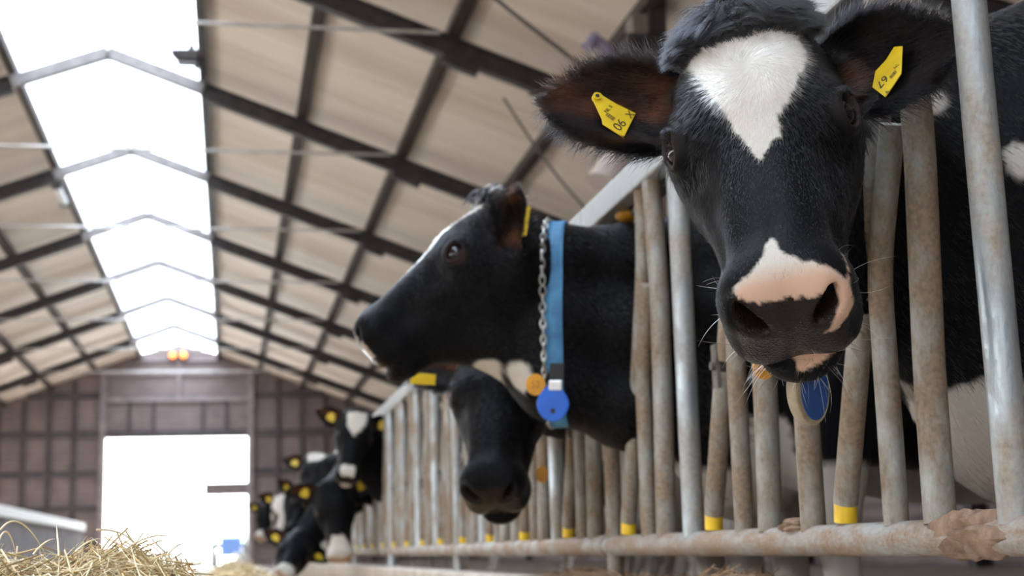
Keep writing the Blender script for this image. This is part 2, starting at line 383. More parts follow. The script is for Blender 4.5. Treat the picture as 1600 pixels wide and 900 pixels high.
# ------------------------------------------------------------------ signed-distance modelling of one continuous body
def nrm(v): v = np.array(v, float); return v/np.linalg.norm(v)
def smin(a, b, k):
    h = np.clip(.5+.5*(b-a)/k, 0, 1); return b*(1-h)+a*h-k*h*(1-h)
def smax(a, b, k): return -smin(-a, -b, k)
def ell(p, c, r):
    q = p-np.array(c); r = np.array(r); k0 = np.sqrt((q*q/(r*r)).sum(-1)); k1 = np.sqrt((q*q/(r**4)).sum(-1))
    return k0*(k0-1)/np.maximum(k1, 1e-6)
def elr(p, c, r, axes):
    """ellipsoid with its own axes (rows)"""
    return ell((p-np.array(c))@np.array(axes).T, (0,0,0), r)
def cone(p, a, b, ra, rb):
    a, b = np.array(a, float), np.array(b, float); d = b-a; t = np.clip((p-a)@d/(d@d), 0, 1)
    return np.sqrt(((p-a-t[..., None]*d)**2).sum(-1))-(ra+(rb-ra)*t)
def surface_nets(xs, ys, zs, V):
    ins = V < 0; nx, ny, nz = V.shape
    s = np.zeros((nx-1, ny-1, nz-1), np.int8)
    for dx in (0, 1):
        for dy in (0, 1):
            for dz in (0, 1): s += ins[dx:nx-1+dx, dy:ny-1+dy, dz:nz-1+dz]
    act = np.argwhere((s > 0) & (s < 8)); idx = -np.ones(s.shape, np.int64); idx[tuple(act.T)] = np.arange(len(act))
    acc = np.zeros((len(act), 3)); cnt = np.zeros(len(act)); G = (xs, ys, zs)
    for ax in range(3):
        o = [i for i in range(3) if i != ax]
        for u in (0, 1):
            for w in (0, 1):
                a = act.copy(); a[:, o[0]] += u; a[:, o[1]] += w; b = a.copy(); b[:, ax] += 1
                va, vb = V[tuple(a.T)], V[tuple(b.T)]; m = (va < 0) != (vb < 0)
                t = np.where(m, va/np.where(m, va-vb, 1), 0)
                pa = np.stack([G[i][a[:, i]] for i in range(3)], 1); pb = np.stack([G[i][b[:, i]] for i in range(3)], 1)
                acc[m] += (pa+(pb-pa)*t[:, None])[m]; cnt[m] += 1
    verts = acc/cnt[:, None]; quads = []
    for ax in range(3):
        o = [(ax+1) % 3, (ax+2) % 3]; sl = [slice(None)]*3; sl2 = [slice(None)]*3
        sl[ax] = slice(0, -1); sl2[ax] = slice(1, None)
        m = ins[tuple(sl)] != ins[tuple(sl2)]; e = np.argwhere(m)
        ok = (e[:, o[0]] > 0) & (e[:, o[1]] > 0) & (e[:, o[0]] < V.shape[o[0]]-1) & (e[:, o[1]] < V.shape[o[1]]-1); e = e[ok]
        c = []
        for u, w in ((-1,-1), (0,-1), (0,0), (-1,0)):
            q = e.copy(); q[:, o[0]] += u; q[:, o[1]] += w; c.append(idx[tuple(q.T)])
        q = np.stack(c, 1); fl = ~ins[tuple(e.T)]; q[fl] = q[fl][:, ::-1]; quads.append(q)
    return verts, np.concatenate(quads)
def axis(lo, hi, f0, f1, hf, hc):
    """graded grid line: fine step hf inside f0..f1, growing to hc outside"""
    mid = list(np.arange(f0, f1+hf, hf)); h = hf; up = [mid[-1]]
    while up[-1] < hi: h = min(h*1.12, hc); up.append(up[-1]+h)
    h = hf; dn = [mid[0]]
    while dn[-1] > lo: h = min(h*1.12, hc); dn.append(dn[-1]-h)
    return np.array(dn[:0:-1]+mid+up[1:])
def mesh_sdf(fn, xs, ys, zs, B=12):
    V = np.empty((len(xs), len(ys), len(zs)), np.float32); jobs = []
    bx, by, bz = [[(i, min(i+B, len(a))) for i in range(0, len(a), B)] for a in (xs, ys, zs)]
    cs, rad, ix = [], [], []
    for a in bx:
        for b in by:
            for c in bz:
                lo = np.array([xs[a[0]], ys[b[0]], zs[c[0]]]); hi = np.array([xs[a[1]-1], ys[b[1]-1], zs[c[1]-1]])
                cs.append((lo+hi)/2); rad.append(np.linalg.norm(hi-lo)/2); ix.append((a, b, c))
    cs = np.array(cs); rad = np.array(rad); d = fn(cs)
    batch, n = [], 0
    def flush():
        if not batch: return
        P = np.concatenate([q[1] for q in batch]); D = fn(P); k = 0
        for (a, b, c), q in batch:
            V[a[0]:a[1], b[0]:b[1], c[0]:c[1]] = D[k:k+len(q)].reshape(a[1]-a[0], b[1]-b[0], c[1]-c[0]); k += len(q)
        batch.clear()
    for i, (a, b, c) in enumerate(ix):
        if abs(d[i]) > rad[i]*1.6+.05:
            V[a[0]:a[1], b[0]:b[1], c[0]:c[1]] = d[i]
        else:
            g = np.stack(np.meshgrid(xs[a[0]:a[1]], ys[b[0]:b[1]], zs[c[0]:c[1]], indexing='ij'), -1).reshape(-1, 3)
            batch.append(((a, b, c), g)); n += len(g)
            if n > 400000: flush(); n = 0
    flush()
    return surface_nets(xs, ys, zs, V)
def sino(p, f, seed):
    """cheap smooth noise, about -1..1"""
    rg = np.random.default_rng(seed); o = 0
    for i in range(5):
        w = rg.normal(0, 1, (3, p.shape[-1]))*f*(1+.5*i); ph = rg.uniform(0, 6.28, 3)
        o = o+np.sin(p@w[0]+ph[0]+1.5*np.sin(p@w[1]+ph[1]))*np.sin(p@w[2]*.6+ph[2])/(1+.4*i)
    return o/2.2
def inpoly(q, poly):
    """signed distance to a 2-D polygon, negative inside"""
    poly = np.array(poly, float); n = len(poly); d = np.full(len(q), 1e9); ins = np.zeros(len(q), bool)
    for i in range(n):
        a, b = poly[i], poly[(i+1) % n]; e = b-a; w = q-a; t = np.clip((w@e)/(e@e), 0, 1)
        d = np.minimum(d, ((w-t[:, None]*e)**2).sum(1))
        c = ((a[1] <= q[:, 1]) != (b[1] <= q[:, 1])); xx = a[0]+(q[:, 1]-a[1])*(b[0]-a[0])/np.where(b[1] == a[1], 1e-9, b[1]-a[1])
        ins ^= c & (q[:, 0] < xx)
    return np.where(ins, -1, 1)*np.sqrt(d)

EYE = np.array([.099, .206, -.057]); EYE_N = np.array([.80, .03, .60])
class Ear:
    """cupped leaf: base, tip direction, direction the hollow faces, length, half height (head axes)"""
    def __init__(s, base, dirn, face, L=.205, H=.068, cup=.055, th=.0075):
        s.base = np.array(base, float); s.u = nrm(dirn); s.w = np.array(face, float); s.w -= s.u*(s.w@s.u); s.w = nrm(s.w); s.v = np.cross(s.w, s.u)
        s.L, s.H, s.cup, s.th = L, H, cup, th
    def loc(s, q): q = q-s.base; return q@s.u, q@s.v, q@s.w
    def height(s, t):
        t = np.clip(t, 0, 1); return s.H*(.42+.58*np.sin(np.pi*np.clip(t*.96+.10, 0, 1)**.85))*np.sqrt(np.clip(1-(np.clip((t-.55)/.45, 0, 1))**2.4, 0.02, 1))
    def sheet(s, u, v):
        t = u/s.L; h = s.height(t); return s.cup*(v/np.maximum(h, .012))**2*np.exp(-((t-.40)/.42)**2)*.85+.018*t*t-.012
    def sdf(s, q):
        u, v, w = s.loc(q); t = u/s.L; h = s.height(t)
        d = np.abs(w-s.sheet(u, v))*.72-s.th*(1.15-.5*np.clip(t, 0, 1))
        e = np.abs(v)-h; d = smax(d, e*.8, .008); d = smax(d, u-s.L, .01); return smax(d, -u-.01, .01)
def head_sdf(q, ears, lod=0, thr=.0):
    """head in its own axes: x left, y from poll (0) to muzzle (.53), z out of the forehead"""
    p = q.copy(); p[:, 0] = np.abs(p[:, 0])
    d = ell(p, (0,.125,-.092), (.098,.122,.088))
    d = smin(d, ell(p, (.040,.145,-.062), (.066,.098,.060)), .03)
    d = smin(d, ell(p, (0,.050,-.052), (.076,.040,.050)), .04)                 # poll
    d = smin(d, ell(p, (.084,.200,-.064), (.040,.052,.043)), .028)             # orbit
    pn = p.copy(); pn[:, 0] *= 1.0
    d = smin(d, cone(pn, (0,.20,-.082), (0,.43,-.085), .078, .058), .045)      # nasal bridge
    d = smin(d, cone(p, (.022,.25,-.058), (.026,.43,-.060), .036, .030), .025)
    d = smin(d, cone(p, (.066,.10,-.165), (.020,.42,-.138), .056, .044), .05)  # lower jaw
    d = smin(d, ell(p, (.074,.155,-.140), (.042,.110,.088)), .04)              # masseter
    d = smin(d, cone(p, (.088,.19,-.105), (.060,.33,-.092), .022, .020), .04)  # cheek ridge
    d = smin(d, ell(p, (0,.455,-.096), (.073,.056,.072)), .035)                # muzzle
    d = smin(d, ell(p, (.046,.468,-.070), (.034,.040,.042)), .025)             # nostril wing
    d = smin(d, ell(p, (.042,.454,-.132), (.038,.052,.040)), .025)             # upper lip
    d = smin(d, ell(p, (0,.462,-.180), (.052,.048,.032)), .015)                # chin
    # nostril: a comma opening outward and up
    n_ = nrm((.45,.89,.05)); u_ = nrm(np.cross(n_, nrm((.62,-.25,.74)))); ax = [nrm(np.cross(u_, n_)), u_, n_]
    d = smax(d, -elr(p, (.047,.503,-.060), (.0265,.0105,.050), ax), .008)
    # mouth line
    c0 = -.158-.02*np.clip((.46-p[:, 1])/.1, 0, 1)
    d = d+.0055*np.exp(-((p[:, 2]-c0)/.0055)**2)*np.clip((p[:, 1]-.36)/.03, 0, 1)
    # philtrum
    d = d+.003*np.exp(-(p[:, 0]/.006)**2)*np.clip((p[:, 1]-.475)/.02, 0, 1)*np.clip((p[:, 2]+.145)/.01, 0, 1)
    # eye: opening, lids, tear groove
    ey = p-EYE; ec = np.sqrt((ey**2).sum(1))
    ne = nrm(EYE_N); e1 = nrm(np.cross(np.cross(ne, nrm((.10,1,-.22))), ne)); ax = [e1, np.cross(ne, e1), ne]
    d = smax(d, -elr(p, EYE+ne*.021, (.0250,.0168,.030), ax), .004)
    near = np.clip(((p-EYE)@ne+.004)/.012, 0, 1)
    ring = np.abs(elr(p, EYE+ne*.014, (.0300,.0215,.034), ax))
    d = d-.0048*np.exp(-(ring/.0055)**2)*near
    fold = np.abs(elr(p, EYE+ne*.010+ax[1]*.004, (.039,.032,.040), ax))
    d = d+.0030*np.exp(-(fold/.004)**2)*near
    d = d+.006*np.exp(-((p[:, 0]-.098)/.02)**2-((p[:, 1]-.262)/.035)**2-((p[:, 2]+.07)/.03)**2)
    d = d+.010*np.exp(-((p[:, 0]-.070)/.022)**2-((p[:, 1]-.335)/.05)**2-((p[:, 2]+.088)/.03)**2)
    # hollow behind the brow
    d = d+.006*np.exp(-((p[:, 0]-.095)/.02)**2-((p[:, 1]-.13)/.03)**2-((p[:, 2]+.06)/.03)**2)
    for e in ears:
        d = smin(d, cone(q, e.base-e.u*.05, e.base+e.u*.030, .045, .034), .035)
        d = smin(d, e.sdf(q), .012)
        u, v, w = e.loc(q)
        d = smax(d, -ell(np.stack([u, v, w], 1), (.075,0,.030), (.060,.034,.030)), .012)
    return d
class Cow:
    hs = 1.0; cz = (1.085, .80); rthroat = .075; gullet = None
    def __init__(s, slot, O, b, c, ears=None, fine=.006, coarse=.03, lateral=0.0, throat=(0,.10,-.20), dewlap=.0, yaw=0.0, bodyz=0.0, legs=True):
        s.slot = slot; s.O = np.array(O, float); s.b = nrm(b); c = np.array(c, float); c -= s.b*(c@s.b); s.c = nrm(c); s.a = np.cross(s.c, s.b)
        s.fine, s.coarse = fine, coarse; s.throat = throat; s.bodyz = bodyz; s.dewlap = dewlap
        s.ears = ears or [Ear((sx*.085,.080,-.130), (sx*1,-.25,.0), (0,.35,1)) for sx in (1,-1)]
        s.R = np.stack([s.a, s.b, s.c])
    def loc(s, P): return (P-s.O)@s.R.T/s.hs
    def wld(s, q): return (np.asarray(q, float)*s.hs)@s.R+s.O
    def body(s, P):
        q = P-np.array([FX, s.slot, s.bodyz]); q = q.copy(); p = q.copy(); p[:, 1] = np.abs(p[:, 1])
        d = ell(p, (.58,0,.95), (.40,.235,.39))
        d = smin(d, ell(p, (.31,0,.66), (.19,.16,.24)), .08)
        d = smin(d, ell(p, (1.28,0,.90), (.85,.295,.43)), .08)
        d = smin(d, cone(p, (.55,0,1.22), (2.05,0,1.24), .10, .11), .10)
        d = smin(d, ell(p, (2.05,0,1.06), (.36,.25,.28)), .08)
        d = smin(d, ell(p, (.62,.18,.98), (.17,.08,.30)), .06)
        d = smin(d, ell(p, (1.72,0,.60), (.24,.19,.14)), .05)
        for x0, x1, x2, r0, r1 in ((.50,.475,.50,.125,.062),):
            d = smin(d, cone(p, (x0,.15,.76), (x1,.165,.42), r0, r1), .05)
            d = smin(d, cone(p, (x1,.165,.42), (x2,.165,.13), .054, .040), .02)
            d = smin(d, ell(p, (x1,.165,.41), (.058,.052,.06)), .02)
            d = smin(d, ell(p, (x2-.02,.165,.06), (.072,.056,.062)), .02)
        d = smin(d, cone(p, (2.10,.18,.92), (1.98,.20,.66), .17, .095), .06)
        d = smin(d, cone(p, (1.98,.20,.66), (2.22,.18,.46), .09, .05), .04)
        d = smin(d, cone(p, (2.22,.18,.46), (2.16,.18,.13), .050, .040), .02)
        d = smin(d, ell(p, (2.13,.18,.06), (.072,.056,.062)), .02)
        d = smin(d, cone(p, (2.40,0,1.20), (2.50,0,.50), .035, .022), .03)
        # neck: crest and throat strands from the shoulder through the fence to the head
        W = lambda u, z: np.array([u, 0, z])
        hc = s.wld((0,.060,-.140))-np.array([FX, s.slot, s.bodyz]); ht = s.wld(s.throat)-np.array([FX, s.slot, s.bodyz])
        c0, c1 = W(.50,1.16), W(.0,s.cz[0]-s.bodyz); t0, t1 = W(.40,.80), W(.0,s.cz[1]-s.bodyz)
        def bez(p0, p1, p2, n=5):
            pm = 2*p1-.5*p0-.5*p2; return [(1-t)**2*p0+2*t*(1-t)*pm+t*t*p2 for t in np.linspace(0, 1, n)]
        A, B = bez(c0, c1, hc), bez(t0, t1, ht); n = len(A)
        ra = np.linspace(.155, .082, n); rb = np.linspace(.15, .075, n); rm = np.interp(np.linspace(0, 1, n), [0, .5, 1], [.20, .115, .095]); ra = np.interp(np.linspace(0, 1, n), [0, .5, 1], [.155, .092, .072]); rb = np.interp(np.linspace(0, 1, n), [0, .5, 1], [.15, .098, s.rthroat])
        nd = None
        for i in range(n-1):
            for P0, P1, r0, r1 in ((A[i], A[i+1], ra[i], ra[i+1]), (B[i], B[i+1], rb[i], rb[i+1]), ((A[i]+B[i])/2, (A[i+1]+B[i+1])/2, rm[i], rm[i+1])):
                e = cone(q, P0, P1, r0*.92, r1*.92); nd = e if nd is None else smin(nd, e, .07)
        d = smin(d, nd, .10)
        if s.gullet:
            g0, g1, r0, r1 = s.gullet; o_ = np.array([FX, s.slot, s.bodyz]); d = smin(d, cone(q, s.wld(g0)-o_, s.wld(g1)-o_, r0, r1), .06)
        return d
    def sdf(s, P):
        d = s.body(P); h = np.full(len(P), 1.0)
        q = s.loc(P); m = (np.abs(q[:, 0]) < .55) & (q[:, 1] > -.35) & (q[:, 1] < .85) & (np.abs(q[:, 2]+.08) < .45)
        if m.any(): h[m] = head_sdf(q[m], s.ears)*s.hs
        d2 = smin(d, h, .05)
        # keep the neck from swallowing the face
        return d2
    def grid(s):
        c = s.wld([(sx*.33, y, z) for sx in (1, -1) for y in (-.06, .54) for z in (-.22, .06)])
        c = np.concatenate([c]); lo, hi = c.min(0)+.02, c.max(0)-.02
        full_lo = np.array([lo[0]-.1, min(lo[1]-.1, s.slot-.5), -.02+s.bodyz]); full_hi = np.array([FX+2.65, max(hi[1]+.1, s.slot+.5), max(1.5, hi[2]+.1)])
        return [axis(full_lo[i], full_hi[i], lo[i], hi[i], s.fine, s.coarse) for i in range(3)]
def poly_mesh(name, v, f):
    me = bpy.data.meshes.new(name); me.vertices.add(len(v)); me.vertices.foreach_set('co', np.asarray(v, np.float32).ravel())
    me.loops.add(f.size); me.loops.foreach_set('vertex_index', f.astype(np.int32).ravel())
    me.polygons.add(len(f)); me.polygons.foreach_set('loop_start', np.arange(0, f.size, f.shape[1], dtype=np.int32)); me.polygons.foreach_set('loop_total', np.full(len(f), f.shape[1], np.int32))
    me.update(calc_edges=True); me.validate(); me.polygons.foreach_set('use_smooth', np.ones(len(f), bool)); return me

# ------------------------------------------------------------------ cow materials
def coat_material(name, hairbump=1.0):
    m, nt, b = new_mat(name)
    a = nt.nodes.new('ShaderNodeAttribute'); a.attribute_name = 'coat'; w = nt.nodes.new('ShaderNodeAttribute'); w.attribute_name = 'wet'
    nt.links.new(a.outputs['Color'], b.inputs['Base Color'])
    r = nt.nodes.new('ShaderNodeMapRange'); r.inputs['To Min'].default_value = .46; r.inputs['To Max'].default_value = .13
    nt.links.new(w.outputs['Fac'], r.inputs['Value']); nt.links.new(r.outputs[0], b.inputs['Roughness'])
    t = nt.nodes.new('ShaderNodeTexCoord'); n = nt.nodes.new('ShaderNodeTexNoise'); n.inputs['Scale'].default_value = 190; n.inputs['Detail'].default_value = 3
    mp = nt.nodes.new('ShaderNodeMapping'); mp.inputs['Scale'].default_value = (1, 1, .35)
    nt.links.new(t.outputs['Object'], mp.inputs[0]); nt.links.new(mp.outputs[0], n.inputs['Vector'])
    vo = nt.nodes.new('ShaderNodeTexVoronoi'); vo.inputs['Scale'].default_value = 330; nt.links.new(t.outputs['Object'], vo.inputs['Vector'])
    mx = nt.nodes.new('ShaderNodeMix'); nt.links.new(w.outputs['Fac'], mx.inputs['Factor']); nt.links.new(n.outputs['Fac'], mx.inputs['A']); nt.links.new(vo.outputs['Distance'], mx.inputs['B'])
    bp = nt.nodes.new('ShaderNodeBump'); bp.inputs['Distance'].default_value = .0022; bp.inputs['Strength'].default_value = .5*hairbump
    nt.links.new(mx.outputs['Result'], bp.inputs['Height']); nt.links.new(bp.outputs[0], b.inputs['Normal'])
    sp = nt.nodes.new('ShaderNodeMapRange'); sp.inputs['To Min'].default_value = .06; sp.inputs['To Max'].default_value = .16; nt.links.new(w.outputs['Fac'], sp.inputs['Value']); nt.links.new(sp.outputs[0], b.inputs['Specular IOR Level'])
    b.inputs['Sheen Weight'].default_value = .02
    return m
m_coat = coat_material('cow_coat')
m_eye = simple('eye_dark', (.006,.0045,.0045), .10, spec=.45)
def hair_material(name, rough=.17, attr='coat', ior=1.34):
    m = bpy.data.materials.new(name); m.use_nodes = True; nt = m.node_tree; nt.nodes.clear()
    o = nt.nodes.new('ShaderNodeOutputMaterial'); h = nt.nodes.new('ShaderNodeBsdfHairPrincipled'); h.parametrization = 'COLOR'
    h.inputs['Roughness'].default_value = rough; h.inputs['IOR'].default_value = ior; h.inputs['Radial Roughness'].default_value = .45
    a = nt.nodes.new('ShaderNodeAttribute'); a.attribute_name = attr; nt.links.new(a.outputs['Color'], h.inputs['Color'])
    nt.links.new(h.outputs[0], o.inputs[0]); return m
m_hair = hair_material('short_hair'); m_long = hair_material('long_hair', .22, ior=1.52)
def make_hair(name, P, col, rad, mat, parent, kind='stuff'):
    """P (n, k, 3) strands -> one curves object"""
    n, k = P.shape[:2]; hc = bpy.data.hair_curves.new(name); hc.add_curves([k]*n)
    hc.attributes['position'].data.foreach_set('vector', P.astype(np.float32).ravel())
    r = hc.attributes.get('radius') or hc.attributes.new('radius', 'FLOAT', 'POINT')
    prof = np.interp(np.linspace(0, 1, k), [0, .6, 1], [1, .8, .15]); rad = np.broadcast_to(np.asarray(rad, float), (n,))
    r.data.foreach_set('value', (rad[:, None]*prof[None]).astype(np.float32).ravel())
    c = hc.attributes.new('coat', 'FLOAT_COLOR', 'POINT'); cc = np.ones((n, k, 4), np.float32); cc[..., :3] = col[:, None, :]
    c.data.foreach_set('color', cc.ravel())
    hc.materials.append(mat); ob = bpy.data.objects.new(name, hc); COL.objects.link(ob)
    ob.parent = parent; ob.matrix_parent_inverse = Matrix.Translation(-Vector(parent.location)) if parent else Matrix.Identity(4)
    if kind: ob['kind'] = kind
    return ob
BLACK = np.array([.0042,.0041,.0050]); WHITE = np.array([.50,.455,.405]); PINK = np.array([.50,.325,.24]); PAD = np.array([.0115,.0065,.0062]); EARBROWN = np.array([.125,.042,.018])
# ------------------------------------------------------------------ the cows
def px_dir(x, y):
    return C_FW*2222+C_RT*(x-800)+C_UP*(450-y)
def seen(x, y, D):            # a point D metres from the lens
    return np.array([0, 0, CAM_Z])+nrm(px_dir(x, y))*D
def pose(b_img, tilt, yaw=0.0, px=(800, 450)):
    """head axes: nose direction across the line of sight, tilt of the nose towards the viewer, turn about the nose axis"""
    v = nrm(px_dir(*px)); r = nrm(np.cross(v, C_UP)); u = np.cross(r, v)
    bi = nrm(b_img); b = math.cos(tilt)*(r*bi[0]+u*bi[1])-math.sin(tilt)*v
    c = nrm(-v-b*(-v@b)); a = np.cross(c, b)
    return b, math.cos(yaw)*c+math.sin(yaw)*a
def coat_colors(cow, V, pattern):
    q = cow.loc(V); bd = V-np.array([FX, cow.slot, cow.bodyz]); n = len(V)
    col = np.tile(BLACK, (n, 1)); wet = np.zeros(n)
    head = (np.abs(q[:, 0]) < .35) & (q[:, 1] > -.12) & (q[:, 1] < .6) & (q[:, 2] > -.30) & (q[:, 2] < .12)
    def put(mask, c):
        m = np.clip(mask, 0, 1)[:, None]; col[:] = col*(1-m)+np.asarray(c)*m
    # white underside and legs, ragged edge
    nz = sino(V, 5.0, 11+int(cow.slot*10))*.055+sino(V, 22.0, 5)*.02
    lo = pattern.get('belly', .62)
    body = bd[:, 0] > pattern.get('belly_from', .02)
    put(body*np.clip((lo+nz-bd[:, 2])/.012+.5, 0, 1), WHITE*.93)
    put((bd[:, 2] < .11)*body*1.0, (.09,.075,.06))
    for (x, y, z, r) in pattern.get('spots', ()):
        d = np.sqrt(((V-np.array([x, y, z]))**2).sum(1)); put(np.clip((r+sino(V, 25, 3)*r*.35-d)/.01, 0, 1), WHITE)
    # inside of the ears
    ein = np.zeros(n)
    for e in cow.ears:
        u, v, w = e.loc(q); t = u/e.L; h = e.height(t)
        inside = (w > e.sheet(u, v)+.000)*np.clip((1-np.abs(v/h)-.10)/.25, 0, 1)*np.clip((t-.12)/.12, 0, 1)*np.clip((.93-t)/.12, 0, 1)*(w < .09)*(t < 1.02)
        ein = np.maximum(ein, inside)
        if pattern.get('ear_edge'): pass
    put(ein*np.clip(-.02+.95*sino(q, 22, 9), .02, 1), EARBROWN)
    ax_ = np.abs(q[:, 0])
    # muzzle pad
    e1 = sino(q, 90, 2)*.0055
    pad = np.clip((-.043+e1+.010*np.clip((-q[:, 0]-.015)/.02, 0, 1)-q[:, 2])/.002, 0, 1)*np.clip((q[:, 1]-.462)/.004, 0, 1)*np.clip((q[:, 2]+.150)/.004, 0, 1)*np.clip((.066-ax_)/.006, 0, 1)*head
    for fn in pattern.get('face', ()): fn(q, put, head)
    put(pad, pattern.get('pad', PAD)); wet[:] = pad
    for fn in pattern.get('after', ()): fn(q, put, head)
    # rims of the eyes
    ex = np.sqrt(((np.stack([ax_, q[:, 1], q[:, 2]], 1)-EYE)**2).sum(1))
    put(np.clip((.036-ex)/.005, 0, 1)*head, (.030,.020,.018))
    return col, wet, ein
def patch(poly, colour, edge=.006, freq=60, seed=1, zmin=-.09, soft=.003):
    def f(q, put, head):
        d = inpoly(q[:, :2], poly)+sino(q, freq, seed)*edge
        put(np.clip(-d/soft+.5, 0, 1)*head*(q[:, 2] > zmin), colour)
    return f
def patchc(poly, colour, edge=.003, freq=90, seed=1, bmin=.44, soft=.0025):
    def f(q, put, head):
        d = inpoly(np.stack([q[:, 0], q[:, 2]], 1), poly)+sino(q, freq, seed)*edge
        put(np.clip(-d/soft+.5, 0, 1)*head*(q[:, 1] > bmin), colour)
    return f
def blush(b0, b1, colour, poly):
    def f(q, put, head):
        d = inpoly(q[:, :2], poly); put(np.clip((q[:, 1]-b0)/(b1-b0), 0, 1)*np.clip(-d/.004+.5, 0, 1)*head*(q[:, 2] > -.075), colour)
    return f
def build_cow(cow, pattern, label, origin_x=.62):
    xs, ys, zs = cow.grid(); v, f = mesh_sdf(cow.sdf, xs, ys, zs)
    # one light smoothing pass
    for _ in range(2):
        acc = np.zeros_like(v); cnt = np.zeros(len(v))
        for i in range(4):
            np.add.at(acc, f[:, i], v[f[:, (i+1) % 4]]); np.add.at(cnt, f[:, i], 1)
            np.add.at(acc, f[:, i], v[f[:, (i-1) % 4]]); np.add.at(cnt, f[:, i], 1)
        v = v*.6+acc/cnt[:, None]*.4
    org = np.array([FX+origin_x, cow.slot, cow.bodyz])
    me = poly_mesh('cow', v-org, f); col, wet, ein = coat_colors(cow, v, pattern)
    cow.v, cow.f, cow.col, cow.ein = v, f, col, ein
    a = me.attributes.new('coat', 'FLOAT_COLOR', 'POINT'); c4 = np.ones((len(v), 4), np.float32); c4[:, :3] = col; a.data.foreach_set('color', c4.ravel())
    a = me.attributes.new('wet', 'FLOAT', 'POINT'); a.data.foreach_set('value', wet.astype(np.float32))
    me.materials.append(m_coat); ob = bpy.data.objects.new('cow', me); COL.objects.link(ob); ob.location = org
    tag(ob, label, 'cow', 'black and white dairy cows at the feed fence'); cow.ob = ob
    for s in (1, -1):
        p = cow.wld(EYE*np.array([s, 1, 1])); MB().ell(p, (.0238*cow.hs,)*3, None, 24, 16).build('eye', m_eye, ob, smooth=True, origin=p)
    return ob

# --- the big cow facing the camera
b1, c1 = pose((.155, -.988), math.radians(46), math.radians(-4), (1188, 212))
cowA = Cow(2.19, (0,0,0), b1, c1, fine=.0045, coarse=.035)
cowA.hs = 1.07; cowA.O = seen(1188, 212, 2.0)-cowA.R.T@np.array([0, .205, -.06])*cowA.hs
earA_L = Ear((.085,.080,-.130), (1,-.10,.14), (.12,.42,1), L=.205, H=.070)
earA_R = Ear((-.085,.080,-.130), (-1,-.30,.22), (-.10,.40,1), L=.232, H=.066)
cowA.ears = [earA_L, earA_R]
tri_ = [(-.078,.083),(-.060,.068),(-.027,.055),(.032,.06),(.071,.078),(.078,.137),(.054,.195),(.030,.236),(.026,.262),(-.002,.297),(-.021,.255),(-.039,.206),(-.064,.135)]
nose_ = [(-.003,.418),(.008,.449),(.03,.463),(.055,.472),(.072,.486),(.072,.54),(-.058,.54),(-.054,.477),(-.028,.463)]
patA = dict(belly=.60, spots=[(1.142,2.095,1.085,.030),(1.26,2.03,.965,.036)], face=[patch(tri_, WHITE, .0045, 80, 4), patch(nose_, WHITE, .003, 60, 6, zmin=-.075), blush(.458, .482, PINK, nose_)],
            after=[patchc([(.056,-.046),(.074,-.046),(.074,-.075),(.052,-.100),(.036,-.100),(.044,-.082),(.060,-.062)], PINK, .003), patchc([(-.012,-.152),(.052,-.148),(.050,-.163),(-.004,-.170)], PINK*1.05, .003)])
build_cow(cowA, patA, 'large black cow facing the camera, white forehead triangle, pink and white nose')

# --- the cow seen in profile with the blue collar
b2, c2 = pose((-.769, -.639), math.radians(9), 0, (717, 400))
cowB = Cow(3.52, (0,0,0), b2, c2, fine=.0065, coarse=.04)
a2 = -nrm(px_dir(717, 400)); a2 = nrm(a2-b2*(a2@b2)); cowB.a = a2; cowB.c = np.cross(b2, a2); cowB.R = np.stack([cowB.a, cowB.b, cowB.c])
cowB.hs = 1.06; cowB.O = seen(717, 400, 3.52)-(cowB.R.T@np.array([.106, .205, -.062]))*cowB.hs; cowB.throat = (0,.24,-.25); cowB.rthroat = .095; cowB.cz = (1.102, .72); cowB.gullet = ((0,.40,-.165), (0,.26,-.245), .05, .075)
cowB.ears = [Ear((.088,.096,-.148), (.45,-.57,.68), (.62,.60,.50), L=.172, H=.054), Ear((-.085,.080,-.130), (-1,-.2,-.1), (0,.35,1), L=.18, H=.055)]
patB = dict(belly=.57, face=[patch([(-.06,-.04),(.055,-.04),(.045,.10),(.028,.22),(.012,.33),(-.03,.33),(-.05,.2)], WHITE, .005, 50, 8, zmin=-.06)], after=[patchc([(.02,-.02),(.09,-.03),(.09,-.12),(.02,-.12)], (.36,.29,.26), .006, 60, 3, bmin=.502)], spots=[(1.32,3.38,.60,.085), (.640,3.50,.815,.048),(.70,3.46,.795,.045)])
build_cow(cowB, patB, 'black cow in side view with a blue neck strap and round blue tag')

# --- the lowered black head under her jaw
b3, c3 = pose((-.06, -.99), math.radians(36), math.radians(-14), (776, 614))
cowC = Cow(4.18, (0,0,0), b3, c3, fine=.007, coarse=.04)
cowC.hs = 1.12; cowC.O = seen(776, 614, 4.0)-cowC.R.T@np.array([0, .205, -.06])*cowC.hs
build_cow(cowC, dict(belly=.76), 'cow with an all black lowered head, below the jaw of the blue-collared cow')
FAR = []
def far_cow(k, poll, muz, D, label, pattern, hs=1.0, yaw=0.0, fine=.013):
    d = np.array([muz[0]-poll[0], -(muz[1]-poll[1])], float); L = np.linalg.norm(d)/2222*D
    t = math.acos(min(.98, L/(.52*hs)));  b, c = pose(d, t, yaw, poll)
    cw = Cow(place_y(k)+.485, seen(*poll, D), b, c, fine=fine, coarse=.06); cw.hs = hs
    for e in cw.ears: e.th = .014
    build_cow(cw, pattern, label); FAR.append(cw); return cw
W_ = WHITE
muzz = patch([(-.09,.40),(.09,.40),(.09,.6),(-.09,.6)], W_*.95, .006, 40, 3, zmin=-.3)
